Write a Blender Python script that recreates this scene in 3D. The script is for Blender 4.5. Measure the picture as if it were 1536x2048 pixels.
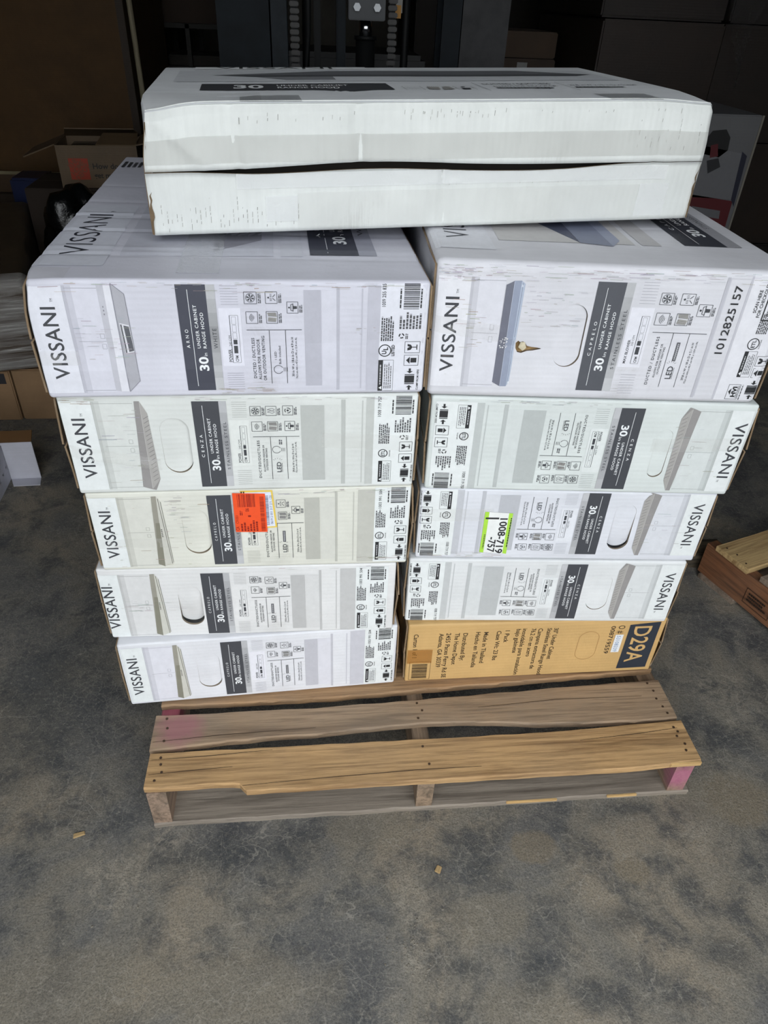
import bpy, bmesh, math, random
from mathutils import Vector, Matrix, noise
from mathutils.geometry import delaunay_2d_cdt

for o in list(bpy.data.objects):
    bpy.data.objects.remove(o)
SC = bpy.context.scene
COL = SC.collection
R = random.Random(7)

# ------------------------------------------------------------------ camera, sky, exposure
def setup_camera():
    pitch, yaw, roll = 0.63038, 0.11935, 0.04869
    f = Vector((math.sin(yaw) * math.cos(pitch), math.cos(yaw) * math.cos(pitch), -math.sin(pitch)))
    r = Vector((math.cos(yaw), -math.sin(yaw), 0))
    u = r.cross(f)
    r2 = math.cos(roll) * r + math.sin(roll) * u
    u2 = -math.sin(roll) * r + math.cos(roll) * u
    m = Matrix((r2, u2, -f)).transposed().to_4x4()
    m.translation = Vector((0.30826, -0.7385, 1.25243))
    cd = bpy.data.cameras.new('camera')
    cd.sensor_fit = 'VERTICAL'
    cd.sensor_height = 36.0
    cd.lens = 1417.17 / 2048 * 36.0
    cd.clip_start = 0.02
    co = bpy.data.objects.new('camera', cd)
    COL.objects.link(co)
    co.matrix_world = m
    SC.camera = co
setup_camera()

w = bpy.data.worlds.new('overcast_sky')
SC.world = w
w.use_nodes = True
bg = w.node_tree.nodes['Background']
bg.inputs[0].default_value = (0.93, 0.97, 1.0, 1)
bg.inputs[1].default_value = 1.0

SC.view_settings.view_transform = 'Standard'
SC.view_settings.look = 'None'
SC.view_settings.gamma = 1.0
SC.view_settings.use_curve_mapping = False
SC.view_settings.exposure = 1.57
SC.cycles.use_denoising = True
SC.cycles.max_bounces = 6
SC.cycles.diffuse_bounces = 3
SC.cycles.glossy_bounces = 2
SC.cycles.transparent_max_bounces = 10

DOOR_Y = -0.95
DOOR_X0, DOOR_X1, DOOR_Z = -0.85, 1.75, 2.95

# ------------------------------------------------------------------ material helpers
def lin(c):
    c = c / 255.0
    return c / 12.92 if c <= 0.04045 else ((c + 0.055) / 1.055) ** 2.4

def rgb(c):
    return (lin(c[0]), lin(c[1]), lin(c[2]), 1.0)

MATS = {}

class NT:
    def __init__(s, m):
        s.t = m.node_tree
        s.n = s.t.nodes
    def add(s, typ, **kw):
        n = s.n.new(typ)
        for k, v in kw.items():
            if hasattr(n, k):
                setattr(n, k, v)
            else:
                n.inputs[k].default_value = v
        return n
    def link(s, a, b):
        s.t.links.new(a, b)
    def noise(s, vec, scale, detail=4, rough=0.6, dist=0.0):
        n = s.n.new('ShaderNodeTexNoise')
        n.inputs['Scale'].default_value = scale
        n.inputs['Detail'].default_value = detail
        n.inputs['Roughness'].default_value = rough
        n.inputs['Distortion'].default_value = dist
        s.link(vec, n.inputs['Vector'])
        return n.outputs['Fac']
    def ramp(s, fac, stops):
        n = s.n.new('ShaderNodeValToRGB')
        e = n.color_ramp.elements
        while len(e) < len(stops):
            e.new(0.5)
        for k, (p, c) in zip(e, stops):
            k.position = p
            k.color = c if len(c) == 4 else (*c, 1)
        s.link(fac, n.inputs[0])
        return n.outputs[0]
    def mix(s, fac, a, b, mode='MIX'):
        n = s.n.new('ShaderNodeMix')
        n.data_type = 'RGBA'
        n.blend_type = mode
        for sock, v in ((n.inputs[0], fac), (n.inputs[6], a), (n.inputs[7], b)):
            if hasattr(v, 'is_output'):
                s.link(v, sock)
            else:
                sock.default_value = v
        return n.outputs[2]
    def mapping(s, vec, scale=(1, 1, 1), rot=(0, 0, 0), loc=(0, 0, 0)):
        n = s.n.new('ShaderNodeMapping')
        n.inputs['Scale'].default_value = scale
        n.inputs['Rotation'].default_value = rot
        n.inputs['Location'].default_value = loc
        s.link(vec, n.inputs['Vector'])
        return n.outputs[0]
    def math(s, op, a, b=None, clamp=False):
        n = s.n.new('ShaderNodeMath')
        n.operation = op
        n.use_clamp = clamp
        for sock, v in ((n.inputs[0], a), (n.inputs[1], b)):
            if v is None:
                continue
            if hasattr(v, 'is_output'):
                s.link(v, sock)
            else:
                sock.default_value = v
        return n.outputs[0]
    def bump(s, h, strength, dist=0.002, normal=None):
        n = s.n.new('ShaderNodeBump')
        n.inputs['Strength'].default_value = strength
        n.inputs['Distance'].default_value = dist
        s.link(h, n.inputs['Height'])
        if normal is not None:
            s.link(normal, n.inputs['Normal'])
        return n.outputs[0]

def new_mat(name):
    m = bpy.data.materials.new(name)
    m.use_nodes = True
    t = NT(m)
    b = m.node_tree.nodes['Principled BSDF']
    tc = t.n.new('ShaderNodeTexCoord').outputs['Object']
    return m, t, b, tc

def ink(c, rough=0.55):
    """flat printed colour with a trace of paper mottle"""
    key = ('ink', tuple(c), rough)
    if key not in MATS:
        m, t, b, tc = new_mat('print_%02x%02x%02x' % tuple(int(v) for v in c))
        b.inputs['Roughness'].default_value = rough
        f = t.noise(tc, 60, 5, .7)
        base = rgb(c)
        dark = tuple(v * 0.94 for v in base[:3]) + (1,)
        lite = tuple(min(1, v * 1.04) for v in base[:3]) + (1,)
        t.link(t.ramp(f, [(0.3, dark), (0.7, lite)]), b.inputs['Base Color'])
        MATS[key] = m
    return MATS[key]

def plain(name, c, rough=0.6, metallic=0.0, var=0.15, scale=12, bump=0.0, bscale=60, spec=0.5):
    key = ('plain', name)
    if key not in MATS:
        m, t, b, tc = new_mat(name)
        b.inputs['Roughness'].default_value = rough
        b.inputs['Metallic'].default_value = metallic
        b.inputs['Specular IOR Level'].default_value = spec
        base = rgb(c)
        f = t.noise(tc, scale, 5)
        dark = tuple(v * (1 - var) for v in base[:3]) + (1,)
        lite = tuple(min(1, v * (1 + var)) for v in base[:3]) + (1,)
        t.link(t.ramp(f, [(0.3, dark), (0.7, lite)]), b.inputs['Base Color'])
        if bump:
            t.link(t.bump(t.noise(tc, bscale, 4), bump), b.inputs['Normal'])
        MATS[key] = m
    return MATS[key]

def board_mat(name, c, flute='x', dirt=0.25, var=0.05, flute_strength=0.12, fscale=150, scuff=(120, 112, 100), rough=0.62, dirt_th=0.60):
    """paper-faced corrugated board: fine flute lines, soft mottling, scuffs"""
    key = ('board', name)
    if key in MATS:
        return MATS[key]
    m, t, b, tc = new_mat(name)
    b.inputs['Roughness'].default_value = rough
    base = rgb(c)
    dark = tuple(v * (1 - var * 2) for v in base[:3]) + (1,)
    lite = tuple(min(1, v * (1 + var)) for v in base[:3]) + (1,)
    col = t.ramp(t.noise(tc, 9, 5), [(0.3, dark), (0.7, lite)])
    sc = {'x': (1.2, 30, 60), 'z': (60, 30, 1.2), 'y': (60, 1.2, 60)}[flute]
    streak = t.noise(t.mapping(tc, sc), 2.2, 3)
    col = t.mix(t.ramp(streak, [(0.42, (0, 0, 0)), (0.75, (0.22, 0.22, 0.22))]), col, tuple(v * 0.78 for v in base[:3]) + (1,))
    d1 = t.noise(tc, 5.5, 8, 0.72, 0.6)
    d2 = t.noise(t.mapping(tc, sc), 7, 5, 0.7)
    dm = t.math('MULTIPLY', t.ramp(d1, [(dirt_th, (0, 0, 0)), (dirt_th + 0.18, (1, 1, 1))]), t.ramp(d2, [(0.45, (0, 0, 0)), (0.62, (1, 1, 1))]))
    col = t.mix(t.math('MULTIPLY', dm, dirt), col, rgb(scuff))
    t.link(col, b.inputs['Base Color'])
    wv = t.n.new('ShaderNodeTexWave')
    wv.wave_type = 'BANDS'
    wv.bands_direction = {'x': 'Z', 'z': 'X', 'y': 'X'}[flute]
    wv.inputs['Scale'].default_value = fscale / 6.283 * 1.6
    wv.inputs['Distortion'].default_value = 0.35
    wv.inputs['Detail'].default_value = 1
    t.link(tc, wv.inputs['Vector'])
    n1 = t.bump(wv.outputs['Fac'], flute_strength, 0.0012)
    n2 = t.bump(t.noise(tc, 22, 5, 0.6), 0.16, 0.006, n1)
    t.link(n2, b.inputs['Normal'])
    MATS[key] = m
    return m

def wood_mat(name, c, c2, grain='x', stain=None, rough=0.8, seed=0, weather=0.4):
    key = ('wood', name)
    if key in MATS:
        return MATS[key]
    m, t, b, tc = new_mat(name)
    b.inputs['Roughness'].default_value = rough
    s = {'x': (1.0, 22, 22), 'y': (22, 1.0, 22), 'z': (22, 22, 1.0)}[grain]
    v = t.mapping(tc, s, loc=(seed * 3.1, seed * 1.7, seed))
    g = t.noise(v, 1.6, 8, 0.65, 0.5)
    fine = t.noise(v, 7, 6, 0.7)
    col = t.ramp(g, [(0.36, tuple(x * .8 for x in rgb(c2)[:3])), (0.5, rgb(c)), (0.66, tuple(min(1, x * 1.22) for x in rgb(c)[:3]))])
    col = t.mix(t.ramp(fine, [(0.47, (0, 0, 0)), (0.66, (0.6, 0.6, 0.6))]), col, tuple(x * 0.5 for x in rgb(c2)[:3]) + (1,))
    wn = t.noise(tc, 4.5, 6, 0.65)
    col = t.mix(t.ramp(wn, [(0.42, (0, 0, 0)), (0.72, (weather, weather, weather))]), col, rgb((128, 118, 106)))
    if stain:
        (sx, sy, sz), rad, sc = stain
        mp = t.n.new('ShaderNodeVectorMath'); mp.operation = 'DISTANCE'
        t.link(tc, mp.inputs[0]); mp.inputs[1].default_value = (sx, sy, sz)
        dd = t.math('ADD', t.math('DIVIDE', mp.outputs['Value'], rad), t.math('MULTIPLY', t.math('SUBTRACT', t.noise(tc, 40, 4), 0.5), 0.9))
        col = t.mix(t.ramp(dd, [(0.35, (0.75, 0.75, 0.75)), (1.0, (0, 0, 0))]), col, rgb(sc))
    t.link(col, b.inputs['Base Color'])
    n1 = t.bump(fine, 0.5, 0.0015)
    t.link(t.bump(g, 0.35, 0.003, n1), b.inputs['Normal'])
    MATS[key] = m
    return m

def film_mat(name, tint, alpha, rough=0.12, bscale=30, bstr=0.6, stretch=(1, 1, 1), spec=.5):
    """clear plastic: mostly see-through with wrinkled glossy sheen"""
    key = ('film', name)
    if key in MATS:
        return MATS[key]
    m, t, b, tc = new_mat(name)
    b.inputs['Base Color'].default_value = rgb(tint)
    b.inputs['Roughness'].default_value = rough
    b.inputs['Alpha'].default_value = alpha
    b.inputs['Specular IOR Level'].default_value = spec
    nz = t.noise(t.mapping(tc, stretch), bscale, 5, 0.6, 1.0)
    t.link(t.bump(nz, bstr, 0.01), b.inputs['Normal'])
    MATS[key] = m
    return m

# ------------------------------------------------------------------ object helpers
def mesh_obj(name, verts, faces, mats, parent=None, mi=None, smooth=False):
    me = bpy.data.meshes.new(name)
    me.from_pydata([tuple(v) for v in verts], [], [tuple(f) for f in faces])
    if not isinstance(mats, (list, tuple)):
        mats = [mats]
    for m in mats:
        me.materials.append(m)
    if mi:
        me.polygons.foreach_set('material_index', mi)
    if smooth:
        me.polygons.foreach_set('use_smooth', [True] * len(me.polygons))
    me.update()
    o = bpy.data.objects.new(name, me)
    COL.objects.link(o)
    if parent is not None:
        o.parent = parent
    return o

def tag(o, label, cat, group=None, kind=None):
    o['label'] = label
    if cat:
        o['category'] = cat
    if group:
        o['group'] = group
    if kind:
        o['kind'] = kind
    return o

def empty(name, loc, rz=0.0, label=None, cat=None, group=None):
    o = bpy.data.objects.new(name, None)
    COL.objects.link(o)
    o.empty_display_size = 0.05
    o.location = loc
    o.rotation_euler = (0, 0, rz)
    if label:
        tag(o, label, cat, group)
    return o

class MB:
    """collects simple solids into one mesh"""
    def __init__(s):
        s.v, s.f, s.m = [], [], []
    def box(s, x0, x1, y0, y1, z0, z1, mi=0, mat=None):
        b = len(s.v)
        pts = [Vector(p) for p in ((x0, y0, z0), (x1, y0, z0), (x1, y1, z0), (x0, y1, z0), (x0, y0, z1), (x1, y0, z1), (x1, y1, z1), (x0, y1, z1))]
        if mat:
            pts = [mat @ p for p in pts]
        s.v += pts
        for f in ((0, 3, 2, 1), (4, 5, 6, 7), (0, 1, 5, 4), (1, 2, 6, 5), (2, 3, 7, 6), (3, 0, 4, 7)):
            s.f.append([b + i for i in f]); s.m.append(mi)
        return s
    def tube(s, pts, rad, n=12, mi=0, cap=True):
        pts = [Vector(p) for p in pts]
        if not isinstance(rad, (list, tuple)):
            rad = [rad] * len(pts)
        rings = []
        up = Vector((0, 0, 1))
        for i, p in enumerate(pts):
            d = (pts[min(i + 1, len(pts) - 1)] - pts[max(i - 1, 0)]).normalized()
            a = d.cross(up)
            if a.length < 0.05:
                a = d.cross(Vector((1, 0, 0)))
            a.normalize()
            c = d.cross(a)
            b = len(s.v)
            for k in range(n):
                q = 2 * math.pi * k / n
                s.v.append(p + rad[i] * (math.cos(q) * a + math.sin(q) * c))
            rings.append(b)
        for r0, r1 in zip(rings, rings[1:]):
            for k in range(n):
                s.f.append([r0 + k, r0 + (k + 1) % n, r1 + (k + 1) % n, r1 + k]); s.m.append(mi)
        if cap:
            s.f.append([rings[0] + k for k in range(n)][::-1]); s.m.append(mi)
            s.f.append([rings[-1] + k for k in range(n)]); s.m.append(mi)
        return s
    def prism(s, prof, z0, z1, mi=0):
        """extrude a closed xy outline along z"""
        b = len(s.v); n = len(prof)
        for z in (z0, z1):
            for x, y in prof:
                s.v.append(Vector((x, y, z)))
        for k in range(n):
            s.f.append([b + k, b + (k + 1) % n, b + n + (k + 1) % n, b + n + k]); s.m.append(mi)
        s.f.append([b + k for k in range(n)][::-1]); s.m.append(mi)
        s.f.append([b + n + k for k in range(n)]); s.m.append(mi)
        return s
    def build(s, name, mats, parent=None, smooth=False, bevel=0.0):
        o = mesh_obj(name, s.v, s.f, mats, parent, s.m, smooth)
        if bevel:
            bm = bmesh.new(); bm.from_mesh(o.data)
            bmesh.ops.recalc_face_normals(bm, faces=bm.faces)
            bmesh.ops.bevel(bm, geom=bm.edges[:], offset=bevel, segments=2, affect='EDGES', clamp_overlap=True)
            bm.to_mesh(o.data); bm.free()
        return o

# ------------------------------------------------------------------ lettering
GL = {}
def glyphs(txt, bold=0.0, space=1.0):
    k = (txt, bold, space)
    if k in GL:
        return GL[k]
    cu = bpy.data.curves.new('lettering', 'FONT')
    cu.body = txt
    cu.size = 1.0
    cu.offset = bold
    cu.space_character = space
    cu.resolution_u = 3
    ob = bpy.data.objects.new('lettering', cu)
    me = ob.to_mesh()
    vs = [(v.co.x, v.co.y) for v in me.vertices]
    me.calc_loop_triangles()
    fs = [tuple(t.vertices) for t in me.loop_triangles]
    ob.to_mesh_clear()
    bpy.data.objects.remove(ob)
    bpy.data.curves.remove(cu)
    xs = [v[0] for v in vs] or [0, 1]
    ys = [v[1] for v in vs] or [0, 1]
    GL[k] = (vs, fs, min(xs), max(xs), min(ys), max(ys))
    return GL[k]

class Panel:
    """a printed face: t runs down the page, s along the lines of text, both 0..1"""
    def __init__(s, LT, LS, f):
        s.LT, s.LS, s.f = LT, LS, f

class Ink:
    def __init__(s, panel, off=0.0003):
        s.p, s.off = panel, off
        s.v, s.f, s.m, s.mats = [], [], [], []
    def mi(s, c):
        m = c if isinstance(c, bpy.types.Material) else ink(c)
        if m not in s.mats:
            s.mats.append(m)
        return s.mats.index(m)
    def pt(s, t, q, lv):
        s.v.append(s.p.f(t, q, s.off * 2 + lv * 0.0002))
        return len(s.v) - 1
    def quad(s, t0, t1, s0, s1, c, lv=0):
        s.quad4([(t0, s0), (t1, s0), (t1, s1), (t0, s1)], c, lv)
    def quad4(s, P, c, lv=0, step=0.011):
        i = s.mi(c)
        L = lambda a, b: math.hypot((a[0] - b[0]) * s.p.LT, (a[1] - b[1]) * s.p.LS)
        nx = max(1, math.ceil(max(L(P[0], P[1]), L(P[3], P[2])) / step))
        ny = max(1, math.ceil(max(L(P[1], P[2]), L(P[0], P[3])) / step))
        ids = []
        for y in range(ny + 1):
            g = y / ny
            row = []
            for x in range(nx + 1):
                f = x / nx
                t = (P[0][0] * (1 - f) + P[1][0] * f) * (1 - g) + (P[3][0] * (1 - f) + P[2][0] * f) * g
                q = (P[0][1] * (1 - f) + P[1][1] * f) * (1 - g) + (P[3][1] * (1 - f) + P[2][1] * f) * g
                row.append(s.pt(t, q, lv))
            ids.append(row)
        for y in range(ny):
            for x in range(nx):
                s.f.append((ids[y][x], ids[y][x + 1], ids[y + 1][x + 1], ids[y + 1][x])); s.m.append(i)
    def poly(s, pts, c, lv=0):
        i = s.mi(c)
        s.f.append([s.pt(t, q, lv) for t, q in pts]); s.m.append(i)
    def line(s, a, b, wd, c, lv=0):
        """straight stroke, width in metres"""
        ax, ay = a[0] * s.p.LT, a[1] * s.p.LS
        bx, by = b[0] * s.p.LT, b[1] * s.p.LS
        L = math.hypot(bx - ax, by - ay) or 1
        nx, ny = -(by - ay) / L * wd / 2, (bx - ax) / L * wd / 2
        g = lambda x, y: (x / s.p.LT, y / s.p.LS)
        s.quad4([g(ax + nx, ay + ny), g(bx + nx, by + ny), g(bx - nx, by - ny), g(ax - nx, ay - ny)], c, lv, 0.02)
    def path(s, pts, wd, c, lv=0, closed=False):
        for a, b in zip(pts, pts[1:] + (pts[:1] if closed else [])):
            if a != b:
                s.line(a, b, wd, c, lv)
    def frame(s, t0, t1, s0, s1, wd, c, lv=0):
        s.path([(t0, s0), (t1, s0), (t1, s1), (t0, s1)], wd, c, lv, True)
    def circle(s, t, q, r, wd, c, lv=0, n=24, a0=0, a1=360):
        k = [(t + r * math.cos(math.radians(a0 + (a1 - a0) * i / n)) / s.p.LT, q + r * math.sin(math.radians(a0 + (a1 - a0) * i / n)) / s.p.LS) for i in range(n + 1)]
        s.path(k, wd, c, lv)
    def disc(s, t, q, r, c, lv=0, n=16):
        s.poly([(t + r * math.cos(6.2832 * i / n) / s.p.LT, q + r * math.sin(6.2832 * i / n) / s.p.LS) for i in range(n)], c, lv)
    def text(s, txt, tb, s0, s1, cap, c, lv=1, bold=0.0, space=1.0):
        """baseline at t=tb, spanning s0..s1, cap height in t units"""
        vs, fs, x0, x1, y0, y1 = glyphs(txt, bold, space)
        i = s.mi(c)
        k = (s1 - s0) / max(1e-6, x1 - x0)
        hy = 0.73
        b = len(s.v)
        for x, y in vs:
            s.pt(tb - y / hy * cap, s0 + (x - x0) * k, lv)
        for f in fs:
            s.f.append([b + j for j in f]); s.m.append(i)
    def fine(s, t0, t1, s0, s1, rows, c, lv=1, seed=1, ragged=0.25, fill=0.62):
        """rows of print too small to read: little dashes"""
        r = random.Random(seed)
        dt = (t1 - t0) / rows
        for k in range(rows):
            q = s0
            end = s1 - (s1 - s0) * r.random() * ragged
            while q < end:
                ln = (0.0022 + 0.004 * r.random()) / s.p.LS
                e = min(q + ln, end)
                s.quad(t0 + dt * k, t0 + dt * (k + fill), q, e, c, lv)
                q = e + 0.0009 / s.p.LS
    def bars(s, t0, t1, s0, s1, c, lv=1, seed=1, across='s', dens=1.0):
        """bar code: bars stacked along s (or t)"""
        r = random.Random(seed)
        a, e = (s0, s1) if across == 's' else (t0, t1)
        L = s.p.LS if across == 's' else s.p.LT
        q = a
        while q < e:
            wd = r.choice((0.0005, 0.0005, 0.001, 0.0015)) / L
            if across == 's':
                s.quad(t0, t1, q, min(q + wd, e), c, lv)
            else:
                s.quad(q, min(q + wd, e), s0, s1, c, lv)
            q += wd + r.choice((0.0005, 0.0007, 0.0012)) / L / dens
    def build(s, name, parent, label=None):
        o = mesh_obj(name, s.v, s.f, s.mats, parent, s.m, False)
        if label:
            o['label'] = label
        return o

# ------------------------------------------------------------------ the place: slab, yard, building shell
def floor_mat():
    m, t, b, tc = new_mat('worn_concrete')
    warp = t.n.new('ShaderNodeVectorMath'); warp.operation = 'ADD'
    nz = t.n.new('ShaderNodeTexNoise'); nz.inputs['Scale'].default_value = 9; nz.inputs['Detail'].default_value = 6
    t.link(tc, nz.inputs['Vector'])
    sc = t.n.new('ShaderNodeVectorMath'); sc.operation = 'SCALE'; sc.inputs['Scale'].default_value = 0.10
    t.link(nz.outputs['Color'], sc.inputs[0])
    t.link(tc, warp.inputs[0]); t.link(sc.outputs[0], warp.inputs[1])
    W = warp.outputs[0]
    edge = t.math('MULTIPLY', t.math('SUBTRACT', t.noise(tc, 14, 6, 0.65), 0.5), 1.3)
    def blobs(lst, soft=0.35):
        out = None
        for (x, y, rx, ry) in lst:
            mp = t.mapping(tc, (1 / rx, 1 / ry, 0), loc=(-x / rx, -y / ry, 0))
            ln = t.n.new('ShaderNodeVectorMath'); ln.operation = 'LENGTH'; t.link(mp, ln.inputs[0])
            k = t.ramp(t.math('ADD', ln.outputs['Value'], edge), [(1.0 - soft, (1, 1, 1)), (1.0, (0, 0, 0))])
            out = k if out is None else t.math('MAXIMUM', out, k)
        return out
    big = t.noise(tc, 3.2, 7, 0.62, 0.6)
    col = t.ramp(big, [(0.35, rgb((88, 88, 89))), (0.45, rgb((114, 112, 108))), (0.53, rgb((127, 122, 112))), (0.64, rgb((146, 136, 120)))])
    mid = t.noise(tc, 11, 8, 0.72, 0.4)
    col = t.mix(t.ramp(mid, [(0.48, (0, 0, 0)), (0.62, (0.75, 0.75, 0.75))]), col, rgb((70, 72, 75)))
    dust = blobs([(-.10, -.26, .22, .08), (.18, -.27, .16, .06), (.58, -.20, .09, .05), (.40, -.03, .10, .05), (1.10, -.01, .13, .07), (.62, -.33, .10, .04)])
    col = t.mix(t.math('MULTIPLY', dust, 0.6), col, rgb((134, 126, 111)))
    dark = blobs([(.585, -.115, .055, .05), (.64, -.285, .035, .05), (.82, -.215, .06, .035), (.72, -.325, .05, .03), (.53, -.27, .035, .02), (.13, -.06, .14, .04), (.90, -.02, .07, .018), (1.20, .12, .05, .05), (.97, -.28, .06, .04), (-.28, .30, .16, .25), (.95, -.17, .04, .02)], 0.7)
    col = t.mix(t.math('MULTIPLY', dark, 0.62), col, rgb((66, 69, 72)))
    tan = blobs([(.695, -.085, .05, .035), (.86, -.135, .038, .026), (1.12, -.02, .07, .06)], 0.25)
    col = t.mix(t.math('MULTIPLY', tan, 0.75), col, rgb((133, 122, 104)))
    # crusted rough areas
    crz = t.math('MAXIMUM', t.ramp(t.noise(t.mapping(tc, (1, 1, 1), loc=(1.7, 7.3, 0)), 2.7, 4, 0.6, 0.4), [(0.56, (0, 0, 0)), (0.66, (0.6, 0.6, 0.6))]),
                 blobs([(1.00, -.075, .045, .020), (1.07, -.105, .02, .03), (1.065, -.22, .03, .05), (.455, -.15, .035, .07), (.45, -.25, .025, .06), (-.05, -.09, .09, .07), (.02, -.02, .06, .04), (1.22, .24, .09, .14)], 0.5))
    gr = t.noise(W, 46, 6, 0.75, 0.8)
    crust = t.math('MULTIPLY', crz, t.ramp(gr, [(0.44, (0, 0, 0)), (0.60, (1, 1, 1))]))
    col = t.mix(t.math("MULTIPLY", crust, 0.75), col, rgb((158, 150, 136)))
    sp = t.noise(tc, 300, 3, 0.7)
    col = t.mix(t.ramp(sp, [(0.40, (0.45, 0.45, 0.45)), (0.56, (0, 0, 0))]), col, rgb((58, 58, 58)))
    sp2 = t.noise(tc, 120, 6, 0.8)
    col = t.mix(t.ramp(sp2, [(0.52, (0, 0, 0)), (0.68, (0.55, 0.55, 0.55))]), col, rgb((160, 154, 142)))
    # crazing: thin pale lines, broken up
    def cracks(scale, wdt, loc):
        v = t.n.new('ShaderNodeTexVoronoi'); v.feature = 'DISTANCE_TO_EDGE'
        v.inputs['Scale'].default_value = scale
        t.link(t.mapping(W, (1, 1, 1), loc=loc), v.inputs['Vector'])
        return t.ramp(v.outputs['Distance'], [(0.0, (1, 1, 1)), (wdt, (0, 0, 0))])
    c1 = cracks(13, 0.012, (0, 0, 0)); c2 = cracks(34, 0.028, (3, 1, 0))
    br = t.ramp(t.noise(tc, 7, 5, 0.65), [(0.48, (0, 0, 0)), (0.60, (1, 1, 1))])
    br2 = t.ramp(t.noise(t.mapping(tc, loc=(9, 3, 0)), 5, 5, 0.65), [(0.45, (0, 0, 0)), (0.58, (1, 1, 1))])
    cr = t.math('MAXIMUM', t.math('MULTIPLY', c1, br), t.math('MULTIPLY', t.math('MULTIPLY', c2, br2), 0.7))
    col = t.mix(t.math('MULTIPLY', cr, 0.50), col, rgb((168, 163, 152)))
    t.link(col, b.inputs['Base Color'])
    b.inputs['Roughness'].default_value = 0.8
    b.inputs['Specular IOR Level'].default_value = 0.3
    h = t.noise(tc, 36, 6, 0.75)
    n1 = t.bump(h, 0.7, 0.004)
    t.link(t.bump(sp, 0.4, 0.0015, n1), b.inputs['Normal'])
    return m

fm = floor_mat()
def slab(name, x0, x1, y0, y1, z0, z1, m, label, cat='floor', n=1):
    o = MB().box(x0, x1, y0, y1, z0, z1).build(name, m)
    return tag(o, label, cat, kind='structure')

slab('floor', -4.2, 5.2, DOOR_Y, 6.2, -0.12, 0.0, fm, 'worn dark concrete warehouse floor with pale crazing and dusty patches')
slab('floor_apron', -40, 40, -60, DOOR_Y, -0.13, -0.002, plain('yard_concrete', (120, 118, 112), 0.9, var=0.2, scale=3), 'grey concrete yard in front of the loading door')
wm = plain('dim_block_wall', (96, 92, 86), 0.9, var=0.15, scale=4)
slab('wall_left', -4.35, -4.2, DOOR_Y, 6.2, 0, 4.6, wm, 'dim painted block wall on the left of the warehouse', 'wall')
slab('wall_right', 5.2, 5.35, DOOR_Y, 6.2, 0, 4.6, wm, 'dim painted block wall on the right of the warehouse', 'wall')
slab('wall_back', -4.35, 5.35, 6.2, 6.35, 0, 4.6, wm, 'dark far wall behind the stored cartons', 'wall')
slab('ceiling', -4.35, 5.35, DOOR_Y, 6.35, 4.6, 4.75, plain('dark_roof_deck', (70, 70, 70), 0.9), 'dark metal roof deck over the warehouse', 'ceiling')
fw = MB()
fw.box(-4.35, DOOR_X0, DOOR_Y - 0.2, DOOR_Y, 0, 4.75).box(DOOR_X1, 5.35, DOOR_Y - 0.2, DOOR_Y, 0, 4.75).box(DOOR_X0, DOOR_X1, DOOR_Y - 0.2, DOOR_Y, DOOR_Z, 4.75)
tag(fw.build('wall_front', plain('front_wall', (110, 108, 104), 0.9)), 'front wall with the open loading door the light comes through', 'wall', kind='structure')

# ------------------------------------------------------------------ carton geometry
BROWN = lambda: board_mat('kraft_edge', (138, 116, 90), 'x', dirt=0.3, var=0.2, fscale=400, scuff=(70, 56, 42))
DARKIN = lambda: plain('carton_inside', (92, 70, 48), 0.85)

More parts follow.
